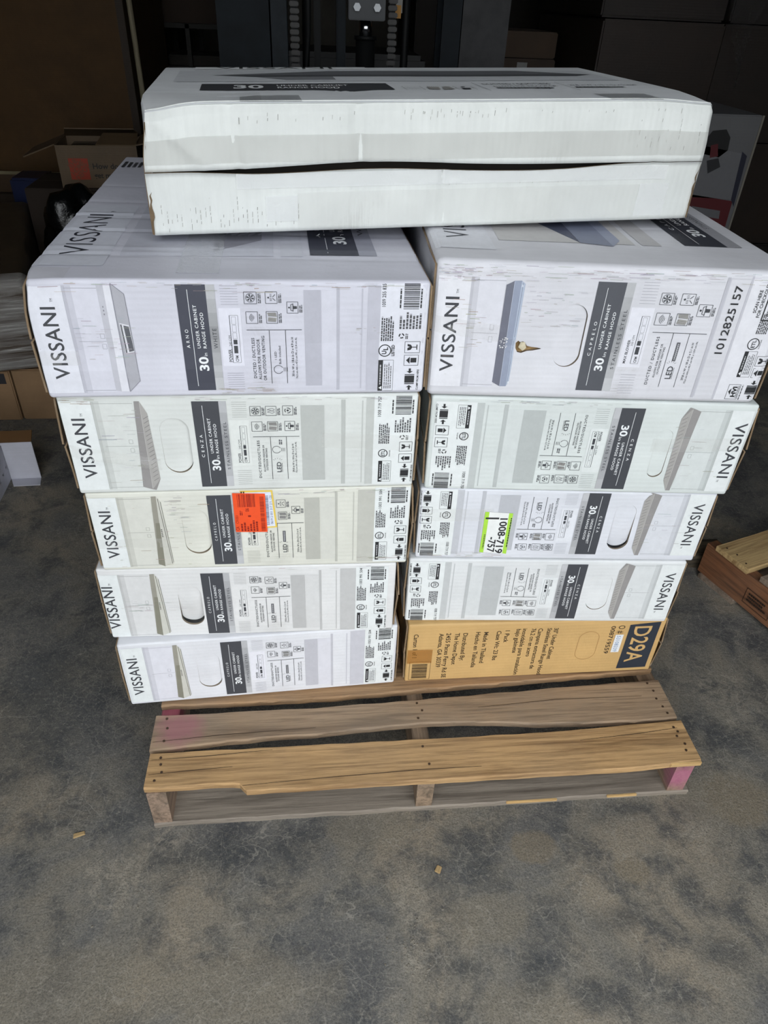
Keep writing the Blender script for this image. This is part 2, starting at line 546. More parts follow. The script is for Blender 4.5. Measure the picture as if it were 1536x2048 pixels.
class Carton:
    def __init__(s, name, x, y, yaw, w, d, zb, zt, label, cat, mat, r=0.004, amp=0.0016, seed=0, creases=(), dents=(), top_amp=0.0012, step=0.012, group=None, ridges=(), bstep=.05):
        s.w, s.d, s.r, s.amp, s.seed = w, d, r, amp, seed
        s.zbf, s.ztf = zb, zt
        s.x, s.y, s.yaw = x, y, yaw
        s.c, s.sn = math.cos(yaw), math.sin(yaw)
        s.z0 = zb(x + w / 2)
        s.h = zt(x + w / 2) - s.z0
        s.creases, s.dents, s.top_amp, s.step = creases, dents, top_amp, step
        s.mat, s.ridges, s.bstep = mat, ridges, bstep
        s.root = empty(name, (x, y, s.z0), yaw, label, cat, group)
    def pos(s, a, b, c):
        w, d, h, r = s.w, s.d, s.h, s.r
        q = Vector((min(max(a, r), w - r), min(max(b, r), d - r), min(max(c, r), h - r)))
        dv = Vector((a, b, c)) - q
        if dv.length > 1e-9:
            k = dv.length
            nz = sum(1 for e in dv if abs(e) > 1e-9)
            p = q + dv.normalized() * r if nz > 1 else q + dv
        else:
            p = q
        a, b, c = p
        fz = min(1, max(0, c / h))
        wf = max(0.0, 1 - b / 0.05)
        sd = s.seed * 7.31
        if wf > 0:
            win = max(0.0, math.sin(math.pi * fz)) ** 0.5
            n = noise.noise(Vector((a * 6 + sd, c * 9, sd))) + 0.5 * noise.noise(Vector((a * 17 + sd, c * 17, sd + 5)))
            b += s.amp * n * wf * win
            for (u0, v0, u1, v1, am, sg) in s.creases:
                A = Vector((u0 * w, v0 * h)); Bv = Vector((u1 * w, v1 * h)); P = Vector((a, c))
                e = Bv - A
                tt = min(1, max(0, (P - A).dot(e) / e.length_squared))
                dist = (P - A - e * tt).length
                b += am * math.exp(-(dist / sg) ** 2) * wf
        X = s.x + a * s.c - b * s.sn
        zb, zt = s.zbf(X), s.ztf(X)
        z = zb + (zt - zb) * fz - s.z0
        if fz > 0.5:
            wt = (fz - 0.5) * 2
            n = 0.5 + 0.5 * noise.noise(Vector((a * 5 + sd, b * 5, sd + 9)))
            e = min(1, min(a, w - a, b, d - b) / 0.05)
            z -= s.top_amp * wt ** 6 * n * (0.4 + 0.6 * max(0, e))
        if fz > .9:
            for (bb, am, sg) in s.ridges:
                z += am * math.exp(-((b + .03 * (a - w / 2) - bb) / sg) ** 2) * ((fz - .9) * 10)
        p = Vector((a, b, z))
        for (da, db, dc, rad, mv) in s.dents:
            k = math.exp(-((Vector((a, b, c)) - Vector((da, db, dc))).length / rad) ** 2)
            p += Vector(mv) * k
        return p
    def front(s, u, v, off=0.0):
        p = s.pos(u * s.w, 0, v * s.h)
        return Vector((p.x, p.y - off, p.z))
    def top(s, u, v, off=0.0):
        p = s.pos(u * s.w, v * s.d, s.h)
        return Vector((p.x, p.y, p.z + off))
    def axis(s, L, step):
        r = s.r
        n = max(2, round((L - 2 * r) / step))
        return [0, r * 0.35, r * 0.75] + [r + (L - 2 * r) * i / n for i in range(n + 1)] + [L - r * 0.75, L - r * 0.35, L]
    def body(s, holes=(), skip=(), name='carton_body', mat2=None):
        A, Bv, C = s.axis(s.w, s.step), s.axis(s.d, s.bstep), s.axis(s.h, s.step)
        key, verts, faces, mi = {}, [], [], []
        def vid(a, b, c):
            k = (round(a, 5), round(b, 5), round(c, 5))
            if k not in key:
                key[k] = len(verts)
                verts.append(s.pos(a, b, c))
            return key[k]
        def grid(U, V, fn, flip=False, m=0):
            for i in range(len(U) - 1):
                for j in range(len(V) - 1):
                    q = [fn(U[i], V[j]), fn(U[i + 1], V[j]), fn(U[i + 1], V[j + 1]), fn(U[i], V[j + 1])]
                    faces.append(q[::-1] if flip else q); mi.append(m)
        if 'front' not in skip:
            if not holes:
                grid(A, C, lambda a, c: vid(a, 0, c))
            else:
                inside = lambda p, H: sum(((H[i][1] > p[1]) != (H[i - 1][1] > p[1])) and (p[0] < (H[i - 1][0] - H[i][0]) * (p[1] - H[i][1]) / (H[i - 1][1] - H[i][1]) + H[i][0]) for i in range(len(H))) % 2 == 1
                pts = [Vector((a, c)) for a in A for c in C]
                edges = []
                HH = [[(u * s.w, v * s.h) for u, v in H] for H in holes]
                keep = []
                for p in pts:
                    ok = True
                    for H in HH:
                        if inside(p, H) or min((p - Vector(q)).length for q in H) < 0.003:
                            if s.r < p.x < s.w - s.r and s.r < p.y < s.h - s.r:
                                ok = False
                    if ok:
                        keep.append(p)
                pts = keep
                for H in HH:
                    b = len(pts)
                    pts += [Vector(q) for q in H]
                    edges += [(b + i, b + (i + 1) % len(H)) for i in range(len(H))]
                vo, eo, fo, *_ = delaunay_2d_cdt(pts, edges, [], 0, 1e-6)
                for f in fo:
                    cen = sum((vo[i] for i in f), Vector((0, 0))) / len(f)
                    if any(inside(cen, H) for H in HH):
                        continue
                    faces.append([vid(vo[i].x, 0, vo[i].y) for i in f]); mi.append(0)
                for H in HH:                       # raw board edge round each hole
                    lip, back = [], []
                    for a, c in H:
                        verts.append(s.pos(a, 0, c)); lip.append(len(verts) - 1)
                    for a, c in H:
                        p = s.pos(a, 0, c)
                        verts.append(Vector((p.x, p.y + 0.004, p.z))); back.append(len(verts) - 1)
                    for i in range(len(H)):
                        j = (i + 1) % len(H)
                        faces.append([lip[i], lip[j], back[j], back[i]]); mi.append(1)
        grid(A, C, lambda a, c: vid(a, s.d, c), True)
        grid(A, Bv, lambda a, b: vid(a, b, s.h))
        grid(A, Bv, lambda a, b: vid(a, b, 0), True)
        grid(Bv, C, lambda b, c: vid(0, b, c), True)
        grid(Bv, C, lambda b, c: vid(s.w, b, c))
        return mesh_obj(name, verts, faces, [s.mat, mat2 or plain('punched_edge', (128, 116, 100), .9)], s.root, mi, True)
    def slab_flap(s, name, side, c0, c1, mat, bow0, bow1, th=0.0035, n=14, trim=0.004, seed=0, wav=0.002, edge=None):
        """outer end flap: a bowed sheet of board on the left (-1) or right (+1) end; bow0 at c0, bow1 at c1"""
        V, F, mi = [], [], []
        nc = 4
        def P(i, j, k):
            b = trim + (s.d - 2 * trim) * i / n
            f = j / nc
            c = c0 + (c1 - c0) * f
            out = bow0 + (bow1 - bow0) * f + wav * noise.noise(Vector((b * 8, seed * 3.3, c * 6))) * (1 if bow0 + bow1 > 0.004 else 0.2)
            out = max(0.0006, out) + (th if k else 0)
            q = s.pos(0 if side < 0 else s.w, b, c)
            return Vector((q.x + side * out, b, q.z))
        for k in (0, 1):
            for i in range(n + 1):
                for j in range(nc + 1):
                    V.append(P(i, j, k))
        idx = lambda i, j, k: k * (n + 1) * (nc + 1) + i * (nc + 1) + j
        for i in range(n):
            for j in range(nc):
                F.append([idx(i, j, 1), idx(i + 1, j, 1), idx(i + 1, j + 1, 1), idx(i, j + 1, 1)]); mi.append(0)
                F.append([idx(i, j, 0), idx(i, j + 1, 0), idx(i + 1, j + 1, 0), idx(i + 1, j, 0)]); mi.append(1)
        for i in range(n):
            for j in (0, nc):
                F.append([idx(i, j, 0), idx(i + 1, j, 0), idx(i + 1, j, 1), idx(i, j, 1)]); mi.append(1)
        for j in range(nc):
            for i in (0, n):
                F.append([idx(i, j, 0), idx(i, j + 1, 0), idx(i, j + 1, 1), idx(i, j, 1)]); mi.append(1)
        return mesh_obj(name, V, F, [mat, edge or BROWN()], s.root, mi, True)
    def tape(s, name, face, u0, u1, v0, v1, mat=None, skew=0.0, label=None):
        f = s.front if face == 'front' else s.top
        V, F = [], []
        nx, ny = 14, 8
        for j in range(ny + 1):
            for i in range(nx + 1):
                u = u0 + (u1 - u0) * i / nx
                v = v0 + (v1 - v0) * j / ny + skew * i / nx
                V.append(f(min(0.999, max(0.001, u)), min(0.999, max(0.001, v)), 0.0011 + 0.0004 * noise.noise(Vector((u * 40, v * 20, 3)))))
        for j in range(ny):
            for i in range(nx):
                a = j * (nx + 1) + i
                F.append((a, a + 1, a + nx + 2, a + nx + 1))
        o = mesh_obj(name, V, F, mat or film_mat('clear_tape', (236, 235, 231), 0.15, 0.14, 60, 0.25), s.root, None, True)
        if label:
            o['label'] = label
        return o

def oval(u0, u1, v0, v1, w, h, n=20, lean=0.0):
    """stadium outline in face coordinates"""
    r = (u1 - u0) * w / 2
    cu = (u0 + u1) / 2 * w
    pts = []
    for i in range(n):
        a = math.pi * i / (n - 1)
        pts.append((cu + r * math.cos(a), v1 * h - r + r * math.sin(a)))
    for i in range(n):
        a = math.pi + math.pi * i / (n - 1)
        pts.append((cu + r * math.cos(a), v0 * h + r + r * math.sin(a)))
    return [(x / w, y / h) for x, y in pts]

def hand_flap(C, H, push_u, push_v, hinge, mat, sc=0.985):
    """the punched oval left in its hole, hinged on one long side and pressed in a little"""
    us = [p[0] for p in H]; vs = [p[1] for p in H]
    u0, u1, v0, v1 = min(us), max(us), min(vs), max(vs)
    hu = u0 if hinge < 0 else u1
    cv = (v0 + v1) / 2
    V, F = [], []
    def P(u, v):
        uu = hu + (u - hu) * sc
        vv = cv + (v - cv) * (sc + 0.005)
        p = C.front(uu, vv)
        f = abs(uu - hu) / (u1 - u0)
        g = (vv - v0) / (v1 - v0)
        dep = 0.0004 + push_u * f ** 1.3 + (push_v * max(0, 1 - g * 1.7) ** 1.2 if push_v > 0 else -push_v * max(0, (g - 0.4) / 0.6) ** 1.2)
        dep += 0.0006 * math.sin(f * 9) * f
        return Vector((p.x, p.y + dep, p.z))
    n = len(H)
    rings = 5
    cu = (u0 + u1) / 2
    for k in range(rings + 1):
        f = k / rings
        for (u, v) in H:
            V.append(P(cu + (u - cu) * f, cv + (v - cv) * f))
    for k in range(rings):
        for i in range(n):
            a, b = k * n + i, k * n + (i + 1) % n
            F.append((a, b, b + n, a + n))
    return mesh_obj('hand_hole_flap', V, F, mat, C.root, None, True)

# ------------------------------------------------------------------ what is printed on the hood cartons
DK = (66, 68, 73)        # charcoal ink
BK = (44, 45, 48)
WH = (238, 240, 242)

STD = dict(
    logo=(.003, .089, .045, .942), vis=(.0275, .062, .172, .780), tm=.80,
    band=(.360, .434, .052, .940), strip=.455, line=.388, model=(.379, .0085, .372, .607),
    uc=(.4055, .0085, .413, .775), rh=(.4205, .0085, .413, .716), thirty=(.4205, .024, .228, .345), inn=(.4205, .010, .352, .392),
    fin=(.4495, .0085, .237, .735), power=(.4835, .0085, .305, .407), pbox=(.487, .506, .300, .692), plab=(.4845, .006, .45, .55), pname='POWER', pval='240 CFM',
    icons=[('fan', .519, .549, .793, .886), ('flame', .563, .593, .793, .886), ('cycle', .611, .640, .797, .890), ('sound', .521, .551, .636, .732), ('filter', .566, .595, .637, .732), ('person', .615, .644, .638, .734)],
    hl=(.522, .656, .578), v1=.572, v2=.618, vs=(.117, .578),
    duct=[('DUCTED/DUCTLESS', .5395, .0075, .134, .539, 1.25), ('ALLOWS FOR INDOOR OR', .5525, .0055, .199, .490, 1.1), ('OUTDOOR VENTING', .5605, .0055, .215, .455, 1.1)],
    led=(.599, .0135, .195, .305), bulb=(.588, .440), ledbar=None,
    dims=[('29.8 in W x 18 in D x 5 in H', .6385, .0060, .192, .499), ('75.6 cm AN x 45.7 cm PR x 12.7 cm AL', .6465, .0048, .185, .520)],
    grey=(.662, .729, .100, .895), doors=[.778, .790, .838, .850], white=.873,
    num=('1008 719 757', .893, .010, .779, .982), bar=(.935, .985, .796, .992), para=(.889, .922, .492, .718), mark='ETL', markp=(.903, .387, .0068),
    warn=(.891, .929, .064, .302), frag=(.952, .990, .407, .508), up=(.952, .991, .281, .377), clamp=(.959, .984, .058, .264), rec=(.959, .559), para2=(.935, .985, .61, .775),
    hood='CENZA', name='CENZA', finish='STAINLESS STEEL')

def lay(**kw):
    d = dict(STD); d.update(kw); return d

CAP = lay(name='CAPRELO', hood='CAPRELO',
    icons=[('fan', .522, .550, .790, .880), ('arrows', .573, .601, .775, .868), ('sound', .524, .551, .640, .735), ('filter', .577, .604, .625, .720), ('person', .620, .646, .695, .785)],
    ledbar=(.588, .597, .335, .480), bulb=None, grey=(.660, .708, .088, .882), doors=[.757, .765, .815, .83], num=('1003 991 504', .906, .010, .735, .966), white=.884)

ARNO = lay(name='ARNO', hood='ARNO', finish='WHITE', fin=(.4495, .0105, .435, .609), band=(.360, .433, .062, .966), logo=(.003, .093, .053, .952), vis=(.031, .0665, .182, .785), tm=.825,
    model=(.379, .0085, .441, .601), uc=(.4055, .0085, .438, .803), rh=(.4205, .0085, .438, .741), thirty=(.4205, .024, .243, .365), inn=(.4205, .010, .371, .398),
    icons=[('fan', .525, .556, .813, .908), ('arrows', .578, .607, .816, .910), ('sound', .527, .556, .651, .748), ('filter', .578, .606, .652, .750), ('person', .631, .659, .736, .829)],
    hl=(.526, .667, .596), v1=.583, v2=.6245, vs=(.116, .592), power=(.4835, .0085, .318, .428), pbox=(.485, .506, .312, .718), plab=(.4845, .006, .455, .55),
    duct=[('DUCTED / DUCTLESS', .5435, .008, .168, .526, 1.15), ('ALLOWS FOR INDOOR', .5565, .008, .155, .515, 1.15), ('OR OUTDOOR VENTING', .5695, .008, .146, .544, 1.15)],
    led=None, bulb=(.602, .245), ledbar=None, grey=(.674, .717, .092, .925), doors=[.757, .765, .822, .838],
    dims=[('30 in W x 18.6 in D x 4.9 in H', .6440, .0065, .180, .531), ('76.2 cm AN x 47.2 cm PR x 12.4 cm AL', .6530, .005, .160, .530)],
    white=.871, num=('1009 255 835', .884, .010, .792, .982), bar=(.931, .976, .770, .990), para=(.875, .910, .492, .719), mark='UL', markp=(.887, .407, .0085),
    warn=(.871, .912, .034, .320), frag=(.941, .982, .385, .485), up=(.941, .980, .269, .364), clamp=(.945, .972, .037, .240), rec=(.930, .538), para2=(.923, .984, .60, .748))

R1L = lay(name='CAPRELO', hood='CAPRELO2', band=(.441, .520, .083, .890), strip=.545, logo=(.006, .096, .088, .891), vis=(.031, .0665, .204, .751), tm=.775, line=.470,
    model=(.4615, .0085, .355, .609), uc=(.4885, .0085, .409, .739), rh=(.5085, .0085, .409, .681), thirty=(.5055, .024, .241, .340), inn=(.5075, .010, .350, .385), fin=(.5385, .0095, .256, .700),
    power=(.5695, .008, .305, .486), pname='MAX BLOWER', pval='320 CFM', plab=(.5785, .006, .44, .52), pbox=(.585, .607, .305, .660),
    icons=[('fan', .624, .659, .746, .828), ('arrows', .682, .720, .749, .828), ('sound', .624, .662, .600, .687), ('filter', .683, .719, .602, .687), ('person', .738, .776, .672, .757)],
    hl=(.626, .784, .546), v1=.688, v2=.735, vs=(.127, .545), duct=[('DUCTED / DUCTLESS', .651, .0085, .145, .515, 1.25), ('ALLOWS FOR INDOOR OR', .667, .006, .200, .462, 1.1), ('OUTDOOR VENTING', .676, .006, .227, .438, 1.1)],
    led=(.7165, .0175, .193, .293), ledbar=(.706, .716, .335, .477), bulb=None, dims=[('29.8 in W x 18 in D x 5.1 in H', .7555, .0065, .186, .477), ('75.6 cm AN x 45.7 cm PR x 12.9 cm AL', .7655, .0052, .160, .490)],
    grey=None, doors=[.795, .803, .80, .862], white=.868, num=None, bar=None, para=(.925, .958, .56, .72), mark='ETL', markp=(.930, .484, .0085), warn=(.914, .952, .227, .427), frag=(.957, .999, .316, .391), up=(.958, .996, .224, .296),
    clamp=(.957, .992, .048, .199), rec=None, para2=None)

def icon(K, kind, t0, t1, s0, s1):
    K.frame(t0, t1, s0, s1, 0.0006, DK, 1)
    tc, sc = (t0 + t1) / 2, (s0 + s1) / 2
    LT, LS = K.p.LT, K.p.LS
    a = (t1 - t0) * LT / 2
    P = lambda x, y: (tc - y * a / LT, sc + x * a / LS)         # x along the text, y up the page
    if kind == 'fan':
        K.circle(tc, sc, a * 0.72, 0.0006, DK, 1, 20)
        for k in range(6):
            q = k * math.pi / 3
            K.poly([P(0, 0), P(.62 * math.cos(q), .62 * math.sin(q)), P(.60 * math.cos(q + .5), .60 * math.sin(q + .5)), P(.28 * math.cos(q + .55), .28 * math.sin(q + .55))], DK, 1)
    elif kind == 'sound':
        for r in (.25, .5, .75, 1.0):
            K.path([P(r * .8 * math.cos(q), -.45 + r * .95 * math.sin(q) - .1) for q in [math.radians(35 + 110 * i / 8) for i in range(9)]], 0.0006, DK, 1)
    elif kind == 'filter':
        K.poly([P(-.8, -.7), P(-.1, -.9), P(.1, .6), P(-.7, .8)], (178, 176, 172), 1)
        K.poly([P(.1, -.9), P(.9, -.7), P(.85, .9), P(.3, .6)], (178, 176, 172), 1)
        for k in range(5):
            K.line(P(-.8 + .15 * k, -.7), P(-.7 + .15 * k, .7), 0.0004, DK, 2)
            K.line(P(.25 + .14 * k, -.8), P(.3 + .13 * k, .7), 0.0004, DK, 2)
    elif kind == 'person':
        K.disc(*P(0, .62), a * 0.17, DK, 1, 10)
        K.path([P(-.62, -.05), P(-.55, .3), P(.55, .3), P(.62, -.05)], 0.0008, DK, 1)
        K.line(P(-.75, -.08), P(.75, -.08), 0.0009, DK, 1)
        K.poly([P(-.28, -.12), P(.28, -.12), P(.25, -.8), P(-.25, -.8)], DK, 1)
    elif kind == 'arrows':
        K.disc(*P(0, .5), a * 0.16, DK, 1, 10)
        for sx in (-1, 1):
            K.line(P(sx * .55, -.7), P(sx * .1, -.25), 0.0008, DK, 1)
            for k in range(3):
                K.line(P(sx * (.15 + .2 * k), -.1), P(sx * (.15 + .2 * k), .25), 0.0005, DK, 1)
    elif kind == 'flame':
        for sx in (-.25, .25):
            K.path([P(sx, -.7), P(sx - .3, -.2), P(sx - .05, .2), P(sx, .7), P(sx + .25, .1), P(sx + .3, -.3), P(sx, -.7)], 0.0006, (120, 120, 124), 1)
    elif kind == 'cycle':
        for q in (20, 140, 260):
            K.circle(tc, sc, a * 0.55, 0.0012, DK, 1, 8, q, q + 85)
        K.disc(tc, sc, a * 0.22, DK, 1, 8)

def print_front(C, L, flip=False, sh=0.0, ssh=0.0, tint=(232, 234, 236), pic=(205, 207, 208), dk=(70, 72, 78), under=None):
    f = (lambda t, s, o: C.front(1 - t - sh, 1 - s - ssh, o)) if flip else (lambda t, s, o: C.front(t + sh, s + ssh, o))
    P = Panel(C.w, C.h, f)
    root = C.root
    lt, gy = tint, pic
    d8 = lambda k: tuple(max(0, v - k) for v in gy)
    # kitchen picture
    K = Ink(P, 0.00022)
    s0, s1 = L['logo'][2], L['logo'][3]
    a = L['logo'][1]
    ht = .19 if L['hood'] != 'CENZA' else .20
    K.quad(a, a + .008, s0, s1, d8(14)); K.quad(a + .008, a + .022, s0, s1, d8(2)); K.quad(a + .022, ht, s0, s1, d8(-13))
    K.line((a + .015, .50), (ht - .005, .50), 0.0006, d8(40), 1)
    K.line((a + .005, s1 - .02), (ht, s1 - .02), 0.0006, d8(45), 1)
    K.line((a + .005, s0 + .02), (ht, s0 + .02), 0.0006, d8(45), 1)
    for q in (.455, .545):
        K.frame(ht - .028, ht - .018, q - .02, q + .02, 0.0007, d8(25), 1)
    K.build('cabinet_picture', root)
    # range hood picture
    K = Ink(P, 0.0004)
    hd = L['hood']
    if hd == 'CENZA':
        K.quad4([(.205, .942), (.219, .942), (.2135, .036), (.187, .066)], (152, 149, 148))
        K.quad4([(.219, .942), (.236, .824), (.241, .148), (.2135, .036)], (172, 169, 166))
        K.poly([(.241, .148), (.224, .028), (.2135, .036)], (150, 147, 145), 0)
        for k in range(16):
            q = .16 + .64 * k / 15
            K.line((.222, q - .03), (.237, q), 0.0008, (128, 126, 126), 1)
        K.line((.2195, .935), (.214, .05), 0.0005, (200, 198, 196), 1)
    elif hd == 'CAPRELO':
        K.quad4([(.194, .946), (.209, .948), (.200, .045), (.180, .078)], (156, 153, 142))
        K.quad4([(.194, .62), (.2065, .62), (.200, .045), (.180, .078)], (136, 134, 120), 1)
        K.quad4([(.209, .948), (.220, .880), (.229, .090), (.200, .045)], (206, 205, 196))
        K.line((.213, .92), (.2245, .08), 0.0009, (110, 108, 100), 1)
        K.line((.220, .88), (.2285, .10), 0.0007, (120, 118, 110), 1)
        for k in range(5):
            K.quad(.207, .2105, .44 + .022 * k, .452 + .022 * k, (80, 78, 74), 2)
    elif hd == 'CAPRELO2':
        K.quad4([(.192, .844), (.213, .873), (.2125, .098), (.189, .131)], (112, 114, 128))
        K.quad4([(.213, .873), (.232, .876), (.231, .099), (.2125, .098)], (150, 158, 178))
        K.quad4([(.232, .876), (.243, .855), (.238, .136), (.231, .099)], (178, 188, 206))
        K.line((.2365, .86), (.2335, .13), 0.0005, (110, 118, 140), 1)
        for q in (.845, .135):
            K.quad(.234, .238, q - .012, q + .004, (225, 230, 238), 1)
        K.line((.213, .87), (.2125, .10), 0.0005, (200, 206, 220), 1)
        r = random.Random(4)
        for k in range(26):
            K.disc(.195 + .022 * r.random(), .39 + .09 * r.random(), 0.0005 + .0008 * r.random(), (228, 228, 230), 1, 7)
    else:
        K.quad4([(.175, .963), (.191, .964), (.188, .062), (.174, .07)], (196, 196, 205))
        K.quad4([(.191, .964), (.207, .97), (.208, .061), (.188, .062)], (226, 226, 234))
        K.quad4([(.209, .97), (.237, .888), (.240, .157), (.210, .061)], (176, 176, 184))
        K.quad4([(.2135, .655), (.236, .636), (.239, .412), (.2160, .399)], (222, 222, 228), 1)
        K.quad4([(.2150, .645), (.2185, .642), (.2205, .405), (.2170, .402)], (96, 97, 104), 2)
        K.quad4([(.2225, .635), (.235, .625), (.2378, .420), (.2255, .412)], (96, 97, 104), 2)
        K.path([(.209, .97), (.237, .888), (.240, .157), (.210, .061)], 0.0006, (130, 130, 140), 1, True)
        for q in (.72, .75, .78):
            K.quad(.181, .1835, q, q + .012, (130, 130, 140), 1)
    K.build('hood_picture', root)
    # brand panel
    K = Ink(P, 0.0004)
    K.quad(*L['logo'], lt)
    lp = K.build('logo_panel', root)
    K = Ink(P, 0.00055)
    v = L['vis']
    K.text('VISSANI', v[1] + .0015, v[2], v[3], v[1] - v[0] + .003, DK, 0, bold=0.010, space=1.06)
    K.text('TM', v[1] - .001, L['tm'], L['tm'] + .028, .007, DK, 0)
    K.build('logo_lettering', lp)
    # charcoal name band and its grey edge
    b = L['band']
    K = Ink(P, 0.0004)
    K.quad(b[0], b[1], b[2], b[3], dk)
    bp = K.build('name_band', root)
    K = Ink(P, 0.00055)
    ln = L['line']
    K.line((ln, b[2] + .04), (ln, b[3] - .04), 0.0007, WH, 0)
    m = L['model']
    K.text(L['name'], m[0], m[2], m[3], m[1], WH, 0, bold=0.006, space=1.9)
    for key, tx in (('uc', 'UNDER CABINET'), ('rh', 'RANGE HOOD')):
        m = L[key]; K.text(tx, m[0], m[2], m[3], m[1], WH, 0, bold=0.012, space=1.15)
    m = L['thirty']; K.text('30', m[0], m[2], m[3], m[1], WH, 0, bold=0.028)
    m = L['inn']; K.text('in', m[0], m[2], m[3], m[1], WH, 0)
    K.build('band_lettering', bp)
    K = Ink(P, 0.0004)
    n = 8
    for k in range(n):
        g = 150 + int(45 * abs(k / (n - 1) - 0.55) / 0.55)
        q0 = b[2] + (b[3] - b[2]) * k / n
        K.quad(b[1], L['strip'], q0, q0 + (b[3] - b[2]) / n, (g, g + 1, g + 4))
    m = L['fin']; K.text(L['finish'], m[0], m[2], m[3], m[1], DK, 1, bold=0.006, space=1.35)
    K.build('finish_strip', root)
    # specification block
    K = Ink(P, 0.0003)
    bx = L['pbox']
    K.quad(L['strip'] + .004, bx[1] + .008, bx[2] - .03, bx[3] + .06, d8(-22), 0)
    for s_a in (bx[3] + .09, .07):
        for k in range(8):
            K.line((bx[0] - .018, s_a + .021 * k), (bx[1] + .004, s_a + .021 * k), 0.0007, d8(22), 0)
    m = L['power']; K.text(L['pname'], m[0], m[2], m[3], m[1], DK, 1, bold=0.02)
    m = L['plab']; K.text(L['pval'], m[0], m[2], m[3], m[1], DK, 1)
    K.frame(bx[0], bx[1], bx[2], bx[3], 0.0004, DK, 1)
    K.line((bx[0], bx[2]), (bx[0], bx[3]), 0.0008, DK, 1)
    wd = bx[3] - bx[2]
    K.text('CFM', bx[1] - .006, bx[2] + .02 * wd, bx[2] + .15 * wd, .008, DK, 1, bold=0.02)
    K.quad(bx[0] + .005, bx[1] - .006, bx[2] + .20 * wd, bx[2] + .36 * wd, DK, 1)
    K.quad(bx[0] + .005, bx[1] - .006, bx[2] + .39 * wd, bx[2] + .49 * wd, DK, 1)
    for e0, e1 in ((.51, .64), (.66, .80), (.82, .97)):
        K.frame(bx[0] + .005, bx[1] - .006, bx[2] + e0 * wd, bx[2] + e1 * wd, 0.0004, (130, 131, 136), 1)
    for ic in L['icons']:
        icon(K, *ic)
        K.fine(ic[2] + .0035, ic[2] + .012, ic[3] + .004, ic[4] - .01, 2, (96, 97, 102), 1, seed=sum(map(ord, ic[0])))
    h = L['hl']
    K.line((h[0], h[2]), (h[1], h[2]), 0.0008, DK, 1)
    for vv in (L['v1'], L['v2']):
        K.line((vv, L['vs'][0]), (vv, L['vs'][1]), 0.0007, DK, 1)
    for tx, tb, cp, q0, q1, spc in L['duct']:
        K.text(tx, tb, q0, q1, cp, DK, 1, bold=0.01, space=spc)
    if L['led']:
        m = L['led']; K.text('LED', m[0], m[2], m[3], m[1], DK, 1, bold=0.012)
        K.line((m[0] + .003, m[2]), (m[0] + .003, m[3] - .01), 0.0005, DK, 1)
        for k in range(5):
            q = math.radians(-60 + 30 * k)
            K.line((m[0] - .010 + .010 * math.sin(q), m[3] + .02 * math.cos(q) + .012), (m[0] - .010 + .016 * math.sin(q), m[3] + .034 * math.cos(q) + .012), 0.0004, DK, 1)
    if L['ledbar']:
        m = L['ledbar']; K.quad(m[0], m[1], m[2], m[3], (92, 93, 98), 1); K.quad(m[0] + .003, m[1] - .003, m[2] + .01, m[3] - .01, (205, 206, 210), 2)
        for k in range(8):
            K.quad(m[0] + .003, m[1] - .003, m[2] + .015 + .015 * k, m[2] + .021 + .015 * k, (110, 110, 116), 3)
    if L['bulb']:
        bt, bs = L['bulb']
        K.circle(bt, bs, 0.0062, 0.0007, DK, 1, 20, 25 if not flip else 25, 335)
        for k in range(3):
            K.line((bt + .0145 + .0045 * k, bs - .018), (bt + .0145 + .0045 * k, bs + .018), 0.0006, DK, 1)
        if L['name'] == 'ARNO':
            K.text('1 LED', bt - .003, bs + .09, bs + .16, .006, DK, 1); K.text('Bulb included', bt + .008, bs + .05, bs + .21, .006, DK, 1)
        else:
            K.fine(bt + .008, bt + .019, bs + .055, bs + .11, 2, (96, 97, 102), 1, 3)
    for tx, tb, cp, q0, q1 in L['dims']:
        K.text(tx, tb, q0, q1, cp, DK, 1, bold=0.008)
    K.build('specification_print', root)
    # grey panel and door lines of the picture
    K = Ink(P, 0.00025)
    if L['grey']:
        K.quad(*L['grey'], d8(18))
        K.quad(L['grey'][1] + .002, L['doors'][0], L['grey'][2], L['grey'][3], d8(-10))
    d = L['doors']
    K.quad(min(d[0], d[1]), max(d[0], d[1]), .05, .95, d8(16), 1)
    K.quad(max(d[1], d[2]) , max(d[1], d[2]) + .003, .06, .94, d8(8), 1)
    K.quad(d[3], L['white'], .04, .965, d8(10))
    K.build('cupboard_picture', root)
    # shipping marks on the white end
    K = Ink(P, 0.00035)
    K.quad(L['white'], .9965, .035, .985, lt)
    wp = K.build('shipping_panel', root)
    K = Ink(P, 0.00055)
    if L['num']:
        tx, tb, cp, q0, q1 = L['num']; K.text(tx, tb, q0, q1, cp, BK, 0, bold=0.006, space=1.05)
    if L['bar']:
        m = L['bar']
        K.bars(m[0], m[1] - .004, m[2], m[3], BK, 0, seed=len(L['name']))
        K.fine(m[0] - .010, m[0] - .004, m[2] + .01, m[3] - .02, 1, BK, 0, 5)
        K.fine(m[1] - .001, m[1] + .005, m[2] + .01, m[3] - .01, 1, BK, 0, 6)
    m = L['para']; K.fine(m[0], m[1], m[2], m[3], 6, (70, 70, 74), 0, 8)
    if L['para2']:
        m = L['para2']; K.fine(m[0], m[1], m[2], m[3], 7, (86, 86, 90), 0, 9, 0.5)
    mt, ms, mr = L['markp']
    K.circle(mt, ms, mr, 0.0014, BK, 0, 24)
